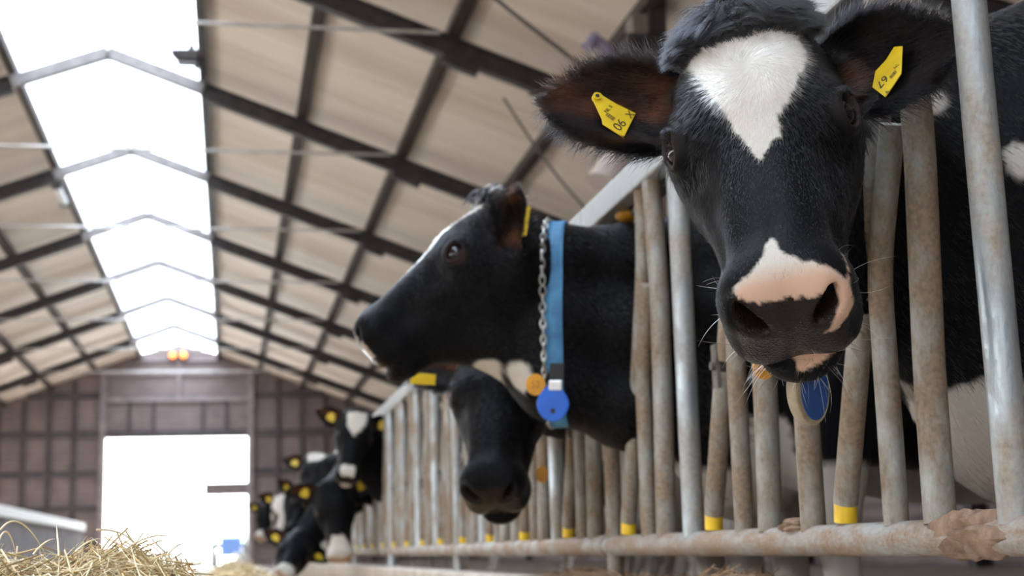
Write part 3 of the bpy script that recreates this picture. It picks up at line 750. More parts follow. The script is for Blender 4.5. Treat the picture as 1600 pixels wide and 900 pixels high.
far_cow(11, (562, 632), (543, 742), 9.3, 'distant black cow with a white forehead diamond, head raised above the top rail end', dict(face=[patch([(-.07,.06),(.06,.05),(.065,.13),(.0,.23),(-.05,.17)], W_, .005, 40, 2), patch([(-.05,.42),(.04,.42),(.05,.6),(-.06,.6)], W_, .005, 40, 3, zmin=-.3)]))
far_cow(12, (518, 742), (533, 878), 9.7, 'distant black cow with a white nose, head lowered beneath the cow with the diamond', dict(face=[patch([(-.035,.36),(.035,.36),(.08,.45),(.09,.6),(-.09,.6),(-.08,.45)], W_, .005, 40, 3, zmin=-.3)], pad=PINK), hs=1.12)
far_cow(14, (496, 702), (488, 775), 11.8, 'distant black cow with a small white cap on the forehead, left of the forehead diamond', dict(face=[patch([(-.08,.03),(.08,.03),(.07,.13),(-.06,.14)], W_, .005, 40, 2)]))
far_cow(13, (476, 828), (448, 888), 10.6, 'distant black cow with a pale muzzle, feeding low near the kerb', dict(face=[muzz], pad=PINK))
far_cow(17, (485, 760), (466, 828), 13.2, 'distant black cow with a yellow tag, half hidden between two white-marked heads', dict(), yaw=.5)
far_cow(23, (450, 768), (436, 843), 17.0, 'distant cow with a broad white face and pink nose near the doorway', dict(face=[patch([(-.13,.03),(.07,.03),(.06,.2),(.10,.36),(.12,.6),(-.12,.6),(-.12,.36),(-.13,.25)], W_, .006, 40, 5, zmin=-.3), patch([(-.09,.22),(-.045,.25),(-.05,.37),(-.085,.38)], BLACK, .004, 40, 2)], pad=PINK), hs=1.2)
far_cow(27, (420, 785), (408, 838), 19.5, 'farthest cow, a small dark head beside the doorway edge', dict(face=[muzz], pad=PINK))
# ------------------------------------------------------------------ hair
def trace(cow, px, py, t0=1.2, t1=5.5, off=0.0):
    """first point of the body along a line of sight"""
    o = np.array([0, 0, CAM_Z]); d = nrm(px_dir(px, py)); t = t0
    for _ in range(120):
        h = float(cow.sdf((o+d*t)[None])[0]); t += max(h*.6, .0004)
        if h < .0006 or t > t1: break
    return o+d*(t-off)
def tri_sample(cow, n, weight, rg):
    f = cow.f; T = np.concatenate([f[:, [0,1,2]], f[:, [0,2,3]]]); v = cow.v
    a, b, c = v[T[:, 0]], v[T[:, 1]], v[T[:, 2]]; nn = np.cross(b-a, c-a); A = np.linalg.norm(nn, axis=1)/2
    w = A*weight((a+b+c)/3); p = w/w.sum(); i = rg.choice(len(T), n, p=p)
    r1, r2 = np.sqrt(rg.random(n)), rg.random(n); W = np.stack([1-r1, r1*(1-r2), r1*r2], 1)
    P = (v[T[i]]*W[..., None]).sum(1); col = (cow.col[T[i]]*W[..., None]).sum(1)
    vn = cow.vn[T[i]]; N = (vn*W[..., None]).sum(1); N /= np.linalg.norm(N, axis=1)[:, None]
    return P, N, col
def vertex_normals(cow):
    f, v = cow.f, cow.v; n = np.cross(v[f[:, 2]]-v[f[:, 0]], v[f[:, 3]]-v[f[:, 1]]); vn = np.zeros_like(v)
    for i in range(4): np.add.at(vn, f[:, i], n)
    cow.vn = vn/np.maximum(np.linalg.norm(vn, axis=1), 1e-9)[:, None]
def unit(a): return a/np.maximum(np.linalg.norm(a, axis=-1), 1e-9)[..., None]
def coat(cow, n, length, radius, seed, weight, whorl=(0,.135,0), k=4, lift=.22, name='coat_hair'):
    rg = np.random.default_rng(seed); vertex_normals(cow); P, N, col = tri_sample(cow, n, weight, rg); q = cow.loc(P)
    tdir = unit((q-np.array(whorl))*np.array([1,1,.4]))
    tdir[:, 1] += .25*np.clip((q[:, 1]-.1)*4, 0, 1)
    # swirl near the whorl, waviness elsewhere
    rr = np.linalg.norm(q[:, :2]-np.array(whorl)[:2], axis=1); sw = np.exp(-(rr/.06)**2)*.9
    tdir = tdir+np.stack([-tdir[:, 1]*sw, tdir[:, 0]*sw, 0*sw], 1)
    wav = np.stack([sino(q, 60, 31), sino(q, 60, 32), sino(q, 60, 33)], 1)*.38+np.stack([sino(q, 14, 34), sino(q, 14, 35), sino(q, 14, 36)], 1)*.25
    tdir = tdir+wav
    # jaw and neck: hair lies back and down
    back = np.clip((-q[:, 2]-.10)/.06, 0, 1)*np.clip((.40-q[:, 1])/.1, 0, 1); tdir = tdir*(1-back[:, None])+np.array([0,-.3,-.9])*back[:, None]
    L = np.full(n, 1.0); far = (q[:, 1] < -.10) | (np.abs(q[:, 0]) > .35) | (q[:, 2] < -.32)
    for e in cow.ears:
        u, v, w = e.loc(q); t = u/e.L; h = e.height(t)
        m = (u > .015) & (u < e.L*1.05) & (np.abs(v) < h*1.2) & (np.abs(w-e.sheet(u, v)) < .035); far &= ~m
        edge = np.clip((np.abs(v)/h-.62)/.3, 0, 1); du = e.u[None]*(1-.45*edge[:, None])+e.v[None]*(np.sign(v)*edge*.9)[:, None]+.5*wav
        tdir[m] = du[m]; L[m] = (1.35+1.5*edge+.6*(w > e.sheet(u, v)))[m]
    T = tdir@cow.R
    T[far] = np.array([.55,-.15,-.7])+.4*(wav@cow.R)[far]; L[far] = 1.25
    T = unit(T-N*(T*N).sum(1)[:, None]); nose = np.clip((q[:, 1]-.25)/.15, 0, 1)*~far; L = L*(1-.45*nose)
    front = np.exp(-(rr/.10)**2)*~far; L = L*(1+.75*front)
    L = L*length*rg.uniform(.65, 1.25, n); pts = [P-N*.0008]; lf = lift*rg.uniform(.5, 1.5, n)
    jit = rg.normal(0, .16, (n, 3))
    for i in range(1, k):
        s = i/(k-1); d = unit(T+N*(lf*(1-.9*s))[:, None]+jit*s); pts.append(pts[-1]+d*(L/(k-1))[:, None])
    wh = col.mean(1) > .25
    col = np.where(wh[:, None], col*(rg.uniform(.88, 1.1, (n, 1))+.13*sino(q, 95, 51)[:, None]), col*rg.uniform(.7, 1.5, (n, 1)))  # white hair noise: creamy tint plus painted-in shading between the locks
    return make_hair(name, np.stack(pts, 1), np.clip(col, 0, .9), radius*rg.uniform(.7, 1.2, n), m_hair, cow.ob)
def wA(c):
    q = cowA.loc(c); head = (q[:, 1] > -.10) & (q[:, 1] < .6) & (np.abs(q[:, 0]) < .36) & (q[:, 2] > -.30)
    a = np.abs(q[:, 0]); pad = ((q[:, 1] > .458) & (q[:, 2] < -.034) & (q[:, 2] > -.150) & (a < .068)) | ((q[:, 1] > .435) & (q[:, 2] < -.025) & (q[:, 2] > -.115) & (a < .072))
    eye = np.linalg.norm(np.stack([a, q[:, 1], q[:, 2]], 1)-EYE, axis=1) < .0375
    w = np.where(head, 1.0, .0); w[pad | eye] = 0
    w *= np.where((c-np.array([0,0,CAM_Z]))@C_FW > 0, 1, 0)
    return w
coat(cowA, 130000, .0115, .00034, 5, wA)
def wbody(c):
    q = cowA.loc(c); head = (q[:, 1] > -.10) & (q[:, 1] < .6) & (np.abs(q[:, 0]) < .36) & (q[:, 2] > -.30)
    return np.where(~head & (c[:, 0] < 2.0) & (c[:, 1] < 2.45), 1.0, 0)
coat(cowA, 70000, .015, .0006, 6, wbody, name='body_hair')
def wB(c):
    q = cowB.loc(c); a = np.abs(q[:, 0]); pad = (q[:, 1] > .46) & (q[:, 2] < -.035) & (q[:, 2] > -.15); eye = np.linalg.norm(np.stack([a, q[:, 1], q[:, 2]], 1)-EYE, axis=1) < .034
    w = np.where((c[:, 0] < 1.25), 1.0, 0); w[pad | eye] = 0; return w
coat(cowB, 70000, .012, .0006, 7, wB)
def wC(c):
    q = cowC.loc(c); a = np.abs(q[:, 0]); pad = (q[:, 1] > .46) & (q[:, 2] < -.035) & (q[:, 2] > -.15); w = np.where(c[:, 0] < 1.1, 1.0, 0); w[pad] = 0; return w
coat(cowC, 40000, .012, .0007, 8, wC)

def tuft(cow, seed, locks, per, L0=.052, white=0.0, span=.085, rad=.00042, b0=(.015, .075)):
    rg = np.random.default_rng(seed); ST, CO = [], []
    for i in range(locks):
        a = rg.uniform(-span, span); b = rg.uniform(*b0); sgn = np.sign(a+rg.normal(0, .02)); edge = abs(a)/span
        root = np.array([a, b, 0.0]); root[2] = -.02-.25*max(0, abs(a)-.05)
        # slide the root onto the skin
        for _ in range(12):
            d = head_sdf(root[None].copy(), [])[0]; root[2] -= d*.8
        L = L0*rg.uniform(.6, 1.25)*(1.15-.6*edge); curl = rg.normal(0, .8)
        fall = rg.uniform(.2, 1.0)
        n = per; off = rg.normal(0, .0045, (n, 3)); off[:, 2] *= .3; k = 8; p = np.repeat(root[None], n, 0)+off; pts = [p]
        for j in range(1, k):
            s = j/(k-1)
            d = np.array([sgn*(.25+.75*edge+.35*s)+.35*curl*math.sin(3*s), -.75*(1-s)*(1-.4*fall)+(.15+fall)*s*1.0-.25, .75*(1-s)-.25*s])
            d = nrm(d)+rg.normal(0, .09, (n, 3)); pts.append(pts[-1]+unit(d)*L/(k-1)+(root+np.cumsum(np.zeros(3))-pts[-1]+pts[-1]-root)*0)
        Q = np.stack(pts, 1)
        c = Q.mean(0, keepdims=True); sq = np.linspace(0, .38, k)[None, :, None]; Q = Q*(1-sq)+c*sq      # strands close into a lock
        ST.append(Q); w = rg.random() < white and abs(a) < .05; CO.append(np.tile((WHITE*.8 if w else BLACK*rg.uniform(.8, 1.6)), (n, 1)))
    Q = np.concatenate(ST); return make_hair('poll_tuft', Q@cow.R*cow.hs+cow.O, np.concatenate(CO), rad, m_long, cow.ob)
tuft(cowA, 3, 420, 34, rad=.00034)
tuft(cowA, 9, 500, 3, L0=.060, rad=.0003)
tuft(cowB, 4, 130, 30, L0=.055, white=.35, rad=.0005)
def whiskers(cow, seed, n, name='whisker', lash=True):
    rg = np.random.default_rng(seed); vertex_normals(cow)
    def w(c):
        q = cow.loc(c); return np.where((q[:, 1] > .40) & (((q[:, 2] < -.150)) | ((np.abs(q[:, 0]) > .066) & (q[:, 1] < .485))), np.where(q[:, 2] < -.160, 2.2, .5), 0)
    P, N, col = tri_sample(cow, n, w, rg); L = rg.uniform(.012, .062, n); k = 6; pts = [P]; bend = unit(rg.normal(0, 1, (n, 3))+np.array([0,0,-.8])); jit = rg.normal(0, .25, (n, 3))
    for i in range(1, k): pts.append(pts[-1]+unit(N+jit+bend*.75*i/k)*(L/(k-1))[:, None])
    c = np.where(rg.random((n, 1)) < .72, np.array([[.80,.75,.68]]), np.array([[.05,.04,.04]])); make_hair(name, np.stack(pts, 1), c,   .00030, m_hair, cow.ob)
    if not lash: return
    ST = []; nE = nrm(EYE_N); e1E = nrm(np.cross(np.cross(nE, nrm((.10,1,-.22))), nE)); e2E = np.cross(nE, e1E); e2E = e2E if e2E[2] > 0 else -e2E
    for s in (1, -1):
        for j in range(30):
            u = rg.uniform(-1, 1); p = EYE+nE*.021+e1E*.021*u+e2E*.0125*math.sqrt(max(0, 1-u*u)); d = nE*.8+e1E*.35*u+e2E*.35; k = 5; pts = [p]
            for i in range(1, k): dd = nrm(d+-e2E*.12*i+rg.normal(0, .10, 3)); pts.append(pts[-1]+dd*.020/(k-1))
            ST.append(np.array(pts)*np.array([s,1,1]))
    Q = np.array(ST); make_hair('eyelashes', Q@cow.R*cow.hs+cow.O, np.tile(BLACK, (len(Q), 1)), .00028, m_hair, cow.ob)
whiskers(cowA, 12, 850)
# long pale hair under the lower lip
# ------------------------------------------------------------------ ear tags, collars
m_tag = simple('tag_yellow', (.72,.50,.012), .4, col2=(.64,.43,.01), nscale=40)
m_tag_far = simple('tag_yellow_plain', (.60,.41,.02), .45)
m_ink = simple('tag_ink', (.02,.018,.015), .6)
m_blue = simple('blue_plastic', (.008,.12,.60), .32, col2=(.007,.10,.50), nscale=12)
m_navy = simple('dark_blue_plastic', (.006,.040,.17), .35, col2=(.008,.052,.21), nscale=14)
m_beige = simple('scuffed_beige_plastic', (.22,.165,.10), .55, col2=(.38,.31,.22), nscale=25)
m_orange = simple('orange_plastic', (.66,.29,.015), .45, col2=(.56,.24,.012), nscale=30)
m_strap, nt, b = new_mat('blue_webbing')
t = nt.nodes.new('ShaderNodeTexCoord'); n = nt.nodes.new('ShaderNodeTexNoise'); n.inputs['Scale'].default_value = 22; n.inputs['Detail'].default_value = 6
r = nt.nodes.new('ShaderNodeValToRGB'); nt.links.new(t.outputs['Object'], n.inputs['Vector']); nt.links.new(n.outputs['Fac'], r.inputs[0])
r.color_ramp.elements[0].position = .35; r.color_ramp.elements[0].color = (.022,.11,.24,1); r.color_ramp.elements[1].position = .7; r.color_ramp.elements[1].color = (.06,.25,.45,1)
nt.links.new(r.outputs[0], b.inputs['Base Color']); b.inputs['Roughness'].default_value = .55
m_black = simple('black_webbing', (.015,.015,.017), .6)
m_chain = simple('chain_steel', (.55,.55,.54), .35, metal=.8, col2=(.30,.24,.20), nscale=30)
m_buckle = simple('buckle_steel', (.6,.6,.6), .3, metal=.9)
def text_part(name, body, size, o, ax, ay, nz, parent, mat):
    cu = bpy.data.curves.new(name, 'FONT'); cu.body = body; cu.size = size; cu.extrude = .0002; cu.align_x = 'CENTER'; cu.align_y = 'CENTER'
    cu.materials.append(mat); tmp = bpy.data.objects.new(name, cu); me = bpy.data.meshes.new_from_object(tmp); bpy.data.objects.remove(tmp); bpy.data.curves.remove(cu)
    me.name = name; ob = bpy.data.objects.new(name, me); COL.objects.link(ob)
    M = Matrix.Identity(4)
    for i in range(3): M[i][0], M[i][1], M[i][2], M[i][3] = ax[i], ay[i], nz[i], o[i]
    ob.parent = parent; ob.matrix_parent_inverse = Matrix.Translation(-Vector(parent.location)); ob.matrix_basis = M; return ob
def plane_axes(nz, down):
    nz = nrm(nz); dn = np.array(down, float); dn = nrm(dn-nz*(dn@nz)); return np.cross(-dn, nz), -dn, nz     # right, up, normal
def ear_tag(cow, ctr_px, D_hint, poly_px, nz, label, writing, pin=None, lift=.006, plane=None):
    """yellow tag riveted in the ear; outline given in pixels of the view, made flat in the plane nz"""
    if plane:
        A, B, C_ = [trace(cow, *q) for q in plane]; n_ = nrm(np.cross(B-A, C_-A)); n_ = n_ if n_@C_FW < 0 else -n_; nz = nrm(n_+.25*nrm(nz)); c = (A+B+C_)/3+nz*lift
    else:
        c = trace(cow, *ctr_px); nz = nrm(nz); c = c+nz*lift
    o = np.array([0,0,CAM_Z])
    def on(px):
        d = nrm(px_dir(*px)); return o+d*((c-o)@nz/(d@nz))
    pts = [on(p) for p in poly_px]; ax, ay, _ = plane_axes(nz, -C_UP); poly = [((p-c)@ax, (p-c)@ay) for p in pts]
    A = sum(poly[i][0]*poly[(i+1) % len(poly)][1]-poly[(i+1) % len(poly)][0]*poly[i][1] for i in range(len(poly)))
    if A < 0: poly = poly[::-1]
    tg = MB().prism(poly, c, ax, ay, nz, .0022).build('ear_tag', m_tag, cow.ob, bevel=.0006, origin=c); tg['label'] = label
    if pin is not None:
        p = on(pin); MB().tube([p-nz*.004, p+nz*.0055], .0066, 18).build('rivet', m_tag, tg, smooth=True, origin=p)
        MB().tube([p+nz*.0055, p+nz*.0062], .0032, 14).build('rivet_hole', m_ink, tg, origin=p)
    for body, px, direction, h in writing:
        p = on(px)+nz*.0026; q = on((px[0]+direction[0], px[1]+direction[1])); tx = nrm(q-on(px)); ty = np.cross(nz, tx)
        if body == '|':
            mb = MB()
            for i, w in enumerate((.0006,.0011,.0005,.0009,.0005,.0012,.0006,.0008)):
                x = -h*.55+i*h*1.1/7; mb.prism([(x-w/2,-h*.3),(x+w/2,-h*.3),(x+w/2,h*.3),(x-w/2,h*.3)], p, tx, ty, nz, .0003)
            mb.build('barcode', m_ink, tg, origin=p)
        else: text_part('printed_number', body, h, p, tx, ty, nz, tg, m_ink)
    return tg
dA = -C_FW
ear_tag(cowA, (955,180), 2.0, [(924,153),(928,147),(937,146),(942,151),(962,163),(993,178),(974,216),(941,195),(940,187)], dA+C_RT*.25+C_UP*.05, 'yellow ear tag printed 06', [('06', (968,197), (16,-17), .021), ('X', (984,181), (16,-17), .017), ('|', (953,184), (-14,-10), .012), ('NL 5', (950,172), (16,-17), .0085)], pin=(932,153), plane=((934,155),(986,184),(968,210)), lift=.009)
ear_tag(cowA, (1388,118), 2.0, [(1398,74),(1411,73),(1409,116),(1384,153),(1364,137),(1369,112),(1385,95)], dA-C_RT*.25+C_UP*.0, 'yellow ear tag printed 67', [('67', (1380,129), (-14,16), .019), ('9', (1387,145), (-10,14), .009), ('|', (1397,118), (14,-16), .010), ('NL', (1402,105), (14,-16), .007)], plane=((1408,78),(1384,150),(1370,130)), lift=.010)
tb = ear_tag(cowB, (822,345), 3.5, [(824,322),(829,322),(823,368),(815,370)], nrm(-C_FW-C_RT*.2), 'yellow ear tag seen edge on', [], lift=.006)

def neck_loop(cow, ctr, axis_, n=72, off=0.0):
    """ring on the skin around the neck in the plane through ctr"""
    ax = nrm(axis_); u = nrm(np.cross(ax, (0,0,1.))); w = np.cross(ax, u); P, N = [], []
    for i in range(n):
        a = 2*math.pi*i/n; d = u*math.cos(a)+w*math.sin(a); t = .02
        for _ in range(60):
            h = float(cow.sdf((ctr+d*t)[None])[0]); t += -h*.7
            if abs(h) < .0005: break
        P.append(ctr+d*(t+off)); N.append(d)
    P, N = np.array(P), np.array(N)
    for _ in range(3): P = .5*P+.25*(np.roll(P, 1, 0)+np.roll(P, -1, 0))
    return P, N, ax
def band(name, P, N, ax, w, th, mat, parent):
    mb = MB(); n = len(P); v = []
    prof = [(-w/2,0),(w/2,0),(w/2,th*.7),(w*.30,th),(w*.24,th*.72),(-w*.24,th*.72),(-w*.30,th),(-w/2,th*.7)]; k = len(prof)
    for p, d in zip(P, N): v += [p+ax*a+d*h for a, h in prof]
    f = [(i*k+j, i*k+(j+1) % k, ((i+1) % n)*k+(j+1) % k, ((i+1) % n)*k+j) for i in range(n) for j in range(k)]
    mb.add(v, f); return mb.build(name, mat, parent, origin=P[0])
def chain(name, P, N, ax, pitch, r, wire, parent):
    d = np.linalg.norm(np.roll(P, -1, 0)-P, axis=1); s = np.concatenate([[0], np.cumsum(d)]); n = int(s[-1]/pitch); mb = MB()
    Pc = np.concatenate([P, P[:1]]); Nc = np.concatenate([N, N[:1]])
    at = lambda t: (np.array([np.interp(t % s[-1], s, Pc[:, i]) for i in range(3)]), nrm([np.interp(t % s[-1], s, Nc[:, i]) for i in range(3)]))
    for i in range(n):
        c, nn = at(i*pitch); c2, _ = at(i*pitch+.004); tg = nrm(c2-c); side = nn if i % 2 else np.cross(tg, nn)
        pts = [c+tg*(pitch*.72)*math.cos(a)+side*r*math.sin(a)+nn*.002 for a in np.linspace(0, 2*math.pi, 13)[:-1]]
        mb.tube(pts, wire, 6, closed=True)
    return mb.build(name, m_chain, parent, smooth=True, origin=P[0])
def disc_tag(name, c, nz, up, rx, ry, th, mat, parent, shape='disc', hole=None, mat_face=None):
    ax, ay, nz = plane_axes(nz, -np.array(up)); poly = []
    for i in range(40):
        a = 2*math.pi*i/40; x, y = rx*math.cos(a), ry*math.sin(a)
        if shape == 'drop': x *= 1-.30*max(0, math.sin(a))**1.2
        poly.append((x, y))
    ob = MB().prism(poly, c, ax, ay, nz, th).build(name, mat, parent, bevel=min(.003, th*.3), origin=c)
    if hole: 
        p = c+ax*hole[0]+ay*hole[1]; MB().tube([p+nz*(th-.001), p+nz*(th+.0008)], hole[2], 18).build('hole', m_ink, ob, origin=p)
    if mat_face is not None:
        pf = [(x*.80+rx*.06, y*.88+ry*.02) for x, y in poly]; MB().prism(pf, c, ax, ay, nz, th+.0015).build('face', mat_face, ob, bevel=.001, origin=c)
    return ob
# cow with the blue strap
cB = trace(cowB, 876, 470); cB = cB+nrm(px_dir(876, 470))*.13
axB = nrm(C_RT*.985-C_FW*.17+C_UP*.03)
P, N, ax = neck_loop(cowB, cB, axB, off=.004)
st = band('collar', P, N, ax, .046, .006, m_strap, cowB.ob); st['label'] = 'blue webbing neck strap'
P2, N2, _ = neck_loop(cowB, cB-axB*.024, axB, off=.008)
ch = chain('neck_chain', P2, N2, ax, .020, .0075, .0024, cowB.ob); ch['label'] = 'steel neck chain'
low = trace(cowB, 868, 572); vw = nrm(px_dir(868, 590)); fB = -vw
lowD = np.linalg.norm(low-np.array([0,0,CAM_Z]))-.02
p = seen(870, 580, lowD); bk = MB()
ax_, ay_, nz_ = plane_axes(fB, -C_UP)
MB().prism([(-.018,-.02),(.018,-.02),(.018,.02),(-.018,.02)], p, ax_, ay_, nz_, .012).build('strap_keeper', m_black, st, bevel=.002, origin=p)
p = seen(868, 602, lowD); MB().prism([(-.017,-.013),(.017,-.013),(.017,.013),(-.017,.013)], p, ax_, ay_, nz_, .010).build('buckle', m_buckle, st, bevel=.003, origin=p)
p = seen(864, 629, lowD+.004); dt = disc_tag('neck_tag', p, fB, C_UP, .040, .047, .012, m_blue, cowB.ob, 'drop', hole=(.0,-.020,.0065)); dt['label'] = 'bright blue drop-shaped neck tag with a dark hole'
p = seen(837, 601, lowD+.012); dt = disc_tag('neck_medal', p, fB, C_UP, .024, .027, .005, m_orange, cowB.ob); dt['label'] = 'round orange medal stamped 52'
text_part('stamped_number', '52', .024, p+nz_*.0056, ax_, ay_, nz_, dt, simple('stamp', (.30,.14,.02), .6))
# lowered head: tag on her ear, medal under the chin
eC = [e for e in cowC.ears if e.u[0] < 0][0]
p = seen(661, 592, 3.95); ax_, ay_, nz_ = plane_axes(nrm(-C_FW+C_UP*.1), -C_UP)
dt = MB().prism([(-.036,-.014),(.034,-.017),(.036,.012),(-.033,.018)], p, ax_, ay_, nz_, .0025).build('ear_tag', m_tag, cowC.ob, bevel=.0008, origin=p); dt['label'] = 'yellow ear tag below the other cow\'s jaw'
p = seen(847, 741, 3.92); dt = disc_tag('neck_medal', p, -C_FW, C_UP, .016, .024, .005, m_orange, cowC.ob); dt['label'] = 'small orange medal below her jaw'
# big cow: collar, transponder and medal under the chin
hA = cowA.wld((0,.10,-.19)); nA = nrm(cowA.wld((0,.10,-.16))-np.array([FX, cowA.slot, .95])); cA = cowA.wld((0,.10,-.15))-nA*.19
P, N, ax = neck_loop(cowA, cA, nA, off=.004)
st = band('collar', P, N, ax, .042, .005, m_black, cowA.ob); st['label'] = 'neck strap behind her head'
p = seen(1254, 608, 1.98); nzA = nrm(-C_FW+C_RT*.55); dt = disc_tag('transponder', p, nzA, C_UP*1-C_RT*.10, .030, .048, .022, m_beige, cowA.ob, mat_face=m_navy); dt['label'] = 'beige transponder with a dark blue oval face'
p = seen(1193, 575, 1.97); dt = disc_tag('neck_medal', p, -C_FW, C_UP, .0150, .0155, .005, m_orange, cowA.ob); dt['label'] = 'yellow-orange medal below her lip'
# plain yellow tags on the distant ears
for cw in FAR:
    for e in cw.ears:
        c = cw.wld(e.base+e.u*e.L*.42+e.w*(e.sheet(e.L*.42, 0)+.018)); nz = e.w@cw.R; dn = nrm(-C_UP+.3*(e.u@cw.R))
        ax_, ay_, nz_ = plane_axes(nz, dn)
        MB().prism([(-.010,.030),(.010,.030),(.028,.004),(.028,-.036),(-.028,-.036),(-.028,.004)], c, ax_, ay_, nz_, .004).build('ear_tag', m_tag_far, cw.ob, origin=c)
# ------------------------------------------------------------------ hay
m_hay = simple('hay_mass', (.34,.22,.10), .9, col2=(.52,.37,.17), nscale=70, bump=1.0, stretch=(1,1,1))
m_straw, nt, b = new_mat('straw'); a = nt.nodes.new('ShaderNodeAttribute'); a.attribute_name = 'coat'
nt.links.new(a.outputs['Color'], b.inputs['Base Color']); b.inputs['Roughness'].default_value = .42; b.inputs['Specular IOR Level'].default_value = .35
def mound(name, hf, x0, x1, y0, y1, nx, ny, label, cat='hay', seed=1, flat=0.0):
    xs, ys = np.linspace(x0, x1, nx), np.linspace(y0, y1, ny); X, Y = np.meshgrid(xs, ys, indexing='ij'); Z = hf(X, Y)
    v = np.stack([X, Y, Z], -1).reshape(-1, 3); i = np.arange(nx*ny).reshape(nx, ny)
    f = np.stack([i[:-1,:-1], i[1:,:-1], i[1:,1:], i[:-1,1:]], -1).reshape(-1, 4)
    rim = np.concatenate([i[:,0], i[-1,1:], i[-2::-1,-1], i[0,-2:0:-1]]); nb = len(v); low = v[rim].copy(); low[:, 2] = flat
    v = np.concatenate([v, low]); k = len(rim); j = np.arange(k)
    side = np.stack([rim, nb+j, nb+(j+1) % k, rim[(j+1) % k]], 1)
    f = np.concatenate([f, side]); c = np.array([(x0+x1)/2, (y0+y1)/2, flat])
    me = poly_mesh(name, v-c, f); ob = link(name, me, m_hay, o=c); return tag(ob, label, cat, kind='stuff')
STRAW = np.array([[.80,.60,.33],[.90,.75,.49],[.68,.49,.26],[.48,.40,.21],[.93,.84,.63],[.38,.26,.13]])
def strands(parent, hf, n, x0, x1, y0, y1, lmin, lmax, rad, seed, k=5, lift=.35, up=.02):
    rg = np.random.default_rng(seed); x, y = rg.uniform(x0, x1, n), rg.uniform(y0, y1, n)
    L = rg.uniform(lmin, lmax, n)*rg.uniform(.5, 1.2, n); az = rg.uniform(0, 2*np.pi, n); el = np.clip(rg.normal(.05, lift, n), -.35, 1.35)
    e = .004; gx = (hf(x+e, y)-hf(x-e, y))/(2*e); gy = (hf(x, y+e)-hf(x, y-e))/(2*e)
    d = np.stack([np.cos(az)*np.cos(el), np.sin(az)*np.cos(el), np.sin(el)+(gx*np.cos(az)+gy*np.sin(az))*.8], 1); d = unit(d)
    p = np.stack([x, y, hf(x, y)+rg.uniform(-.006, up, n)], 1)-d*L[:, None]*.5*np.where(el > .5, .1, 1)[:, None]
    bend = rg.normal(0, .30, (n, 3)); bend[:, 2] -= .12*np.clip(el, 0, 1)*2; pts = [p]
    for i in range(1, k): pts.append(pts[-1]+unit(d+bend*i/k)*(L/(k-1))[:, None])
    col = STRAW[rg.integers(0, len(STRAW), n)]*rg.uniform(.75, 1.15, (n, 1))
    S = np.stack(pts, 1); ok = (S[..., 2]-hf(S[..., 0], S[..., 1])).max(1) < .048; rr_ = rad*rg.uniform(.55, 1.35, n)     # no stalk pokes far out of the heap
    return S[ok], np.clip(col, 0, .95)[ok], rr_[ok]
def near_h(x, y):
    # heap beside the feed alley, two humps across its length, falling away to the right
    prof = np.interp(x, [-1.6,-.75,-.45,-.30,-.245,-.165,-.11,-.07,-.03,.02,.12,.22], [.20,.31,.348,.366,.352,.374,.369,.350,.322,.284,.16,.03])
    roll = np.exp(-((y-2.0)/.55)**2); bump = .006*np.sin(x*70+y*31)+.005*np.sin(x*41-y*67+1)
    return np.maximum(.012, prof*roll+bump*roll)
heap = mound('hay_heap', near_h, -1.5, .25, 1.05, 3.35, 110, 100, 'heap of loose golden hay in the near left corner')
P1 = strands(heap, near_h, 21000, -.95, .12, 1.45, 2.5, .06, .20, .0011, 21, k=5, lift=.22, up=.014)
P2 = strands(heap, near_h, 260, -.60, .03, 1.6, 2.2, .04, .10, .0011, 22, k=5, lift=.42, up=.01)
Q = [np.concatenate([P1[i], P2[i]]) for i in range(3)]
st = make_hair('straw', Q[0], Q[1], Q[2], m_straw, heap)
# a few long stalks arching over the top at the left
rg = np.random.default_rng(5); arcs = []
for px0, px1, top in (((0,828),(72,868),(34,818)), ((-4,850),(26,872),(12,832)), ((92,868),(88,820),(90,840)), ((118,862),(160,842),(140,846)), ((150,828),(215,850),(185,832)), ((205,852),(275,838),(240,838)), ((52,866),(86,842),(70,848)), ((262,866),(290,850),(278,852))):
    A, B, Cc = seen(*px0, 1.85), seen(*px1, 1.92), seen(*top, 1.88); m_ = 2*Cc-.5*A-.5*B
    arcs.append([(1-t)**2*A+2*t*(1-t)*m_+t*t*B for t in np.linspace(0, 1, 8)])
arcs = np.array(arcs); make_hair('long_stalks', arcs, np.tile(STRAW[1], (len(arcs), 1)), .0013, m_straw, heap)
def far_h(x, y):
    e = np.clip((y-3.3)/1.0, 0, 1)*np.clip((24-y)/2, 0, 1); w = np.exp(-((x-.05)/.34)**2)
    return np.maximum(.012, (.272+.02*np.sin(y*1.7)+.02*np.sin(y*4.1+x*5)+.015*np.sin(x*19+y*7))*w*e)
row = mound('hay_row', far_h, -.9, .885, 3.4, 24, 40, 260, 'long row of hay lying along the foot of the feed fence')
Q = strands(row, far_h, 16000, -.7, .70, 3.5, 16, .08, .24, .0020, 31, k=4, lift=.25, up=.02)
make_hair('straw', *Q, m_straw, row)
def kerb_h(x, y):
    return .286+np.maximum(0, .028*np.exp(-((y-2.70)/.22)**2-((x-.975)/.055)**2)+.022*np.exp(-((y-3.9)/.3)**2-((x-.97)/.06)**2)+.004*np.sin(x*90+y*60)*np.exp(-((y-3.0)/.9)**2))
kh = mound('hay_tuft', kerb_h, .915, 1.045, 2.2, 4.6, 16, 90, 'tangled clump of old brown hay caught on the kerb under the bottom pipe', flat=.284)
kh.data.materials[0] = simple('old_hay', (.16,.10,.055), .95, col2=(.26,.17,.10), nscale=70, bump=1.0)
STRAW = STRAW*np.array([.45,.34,.30])
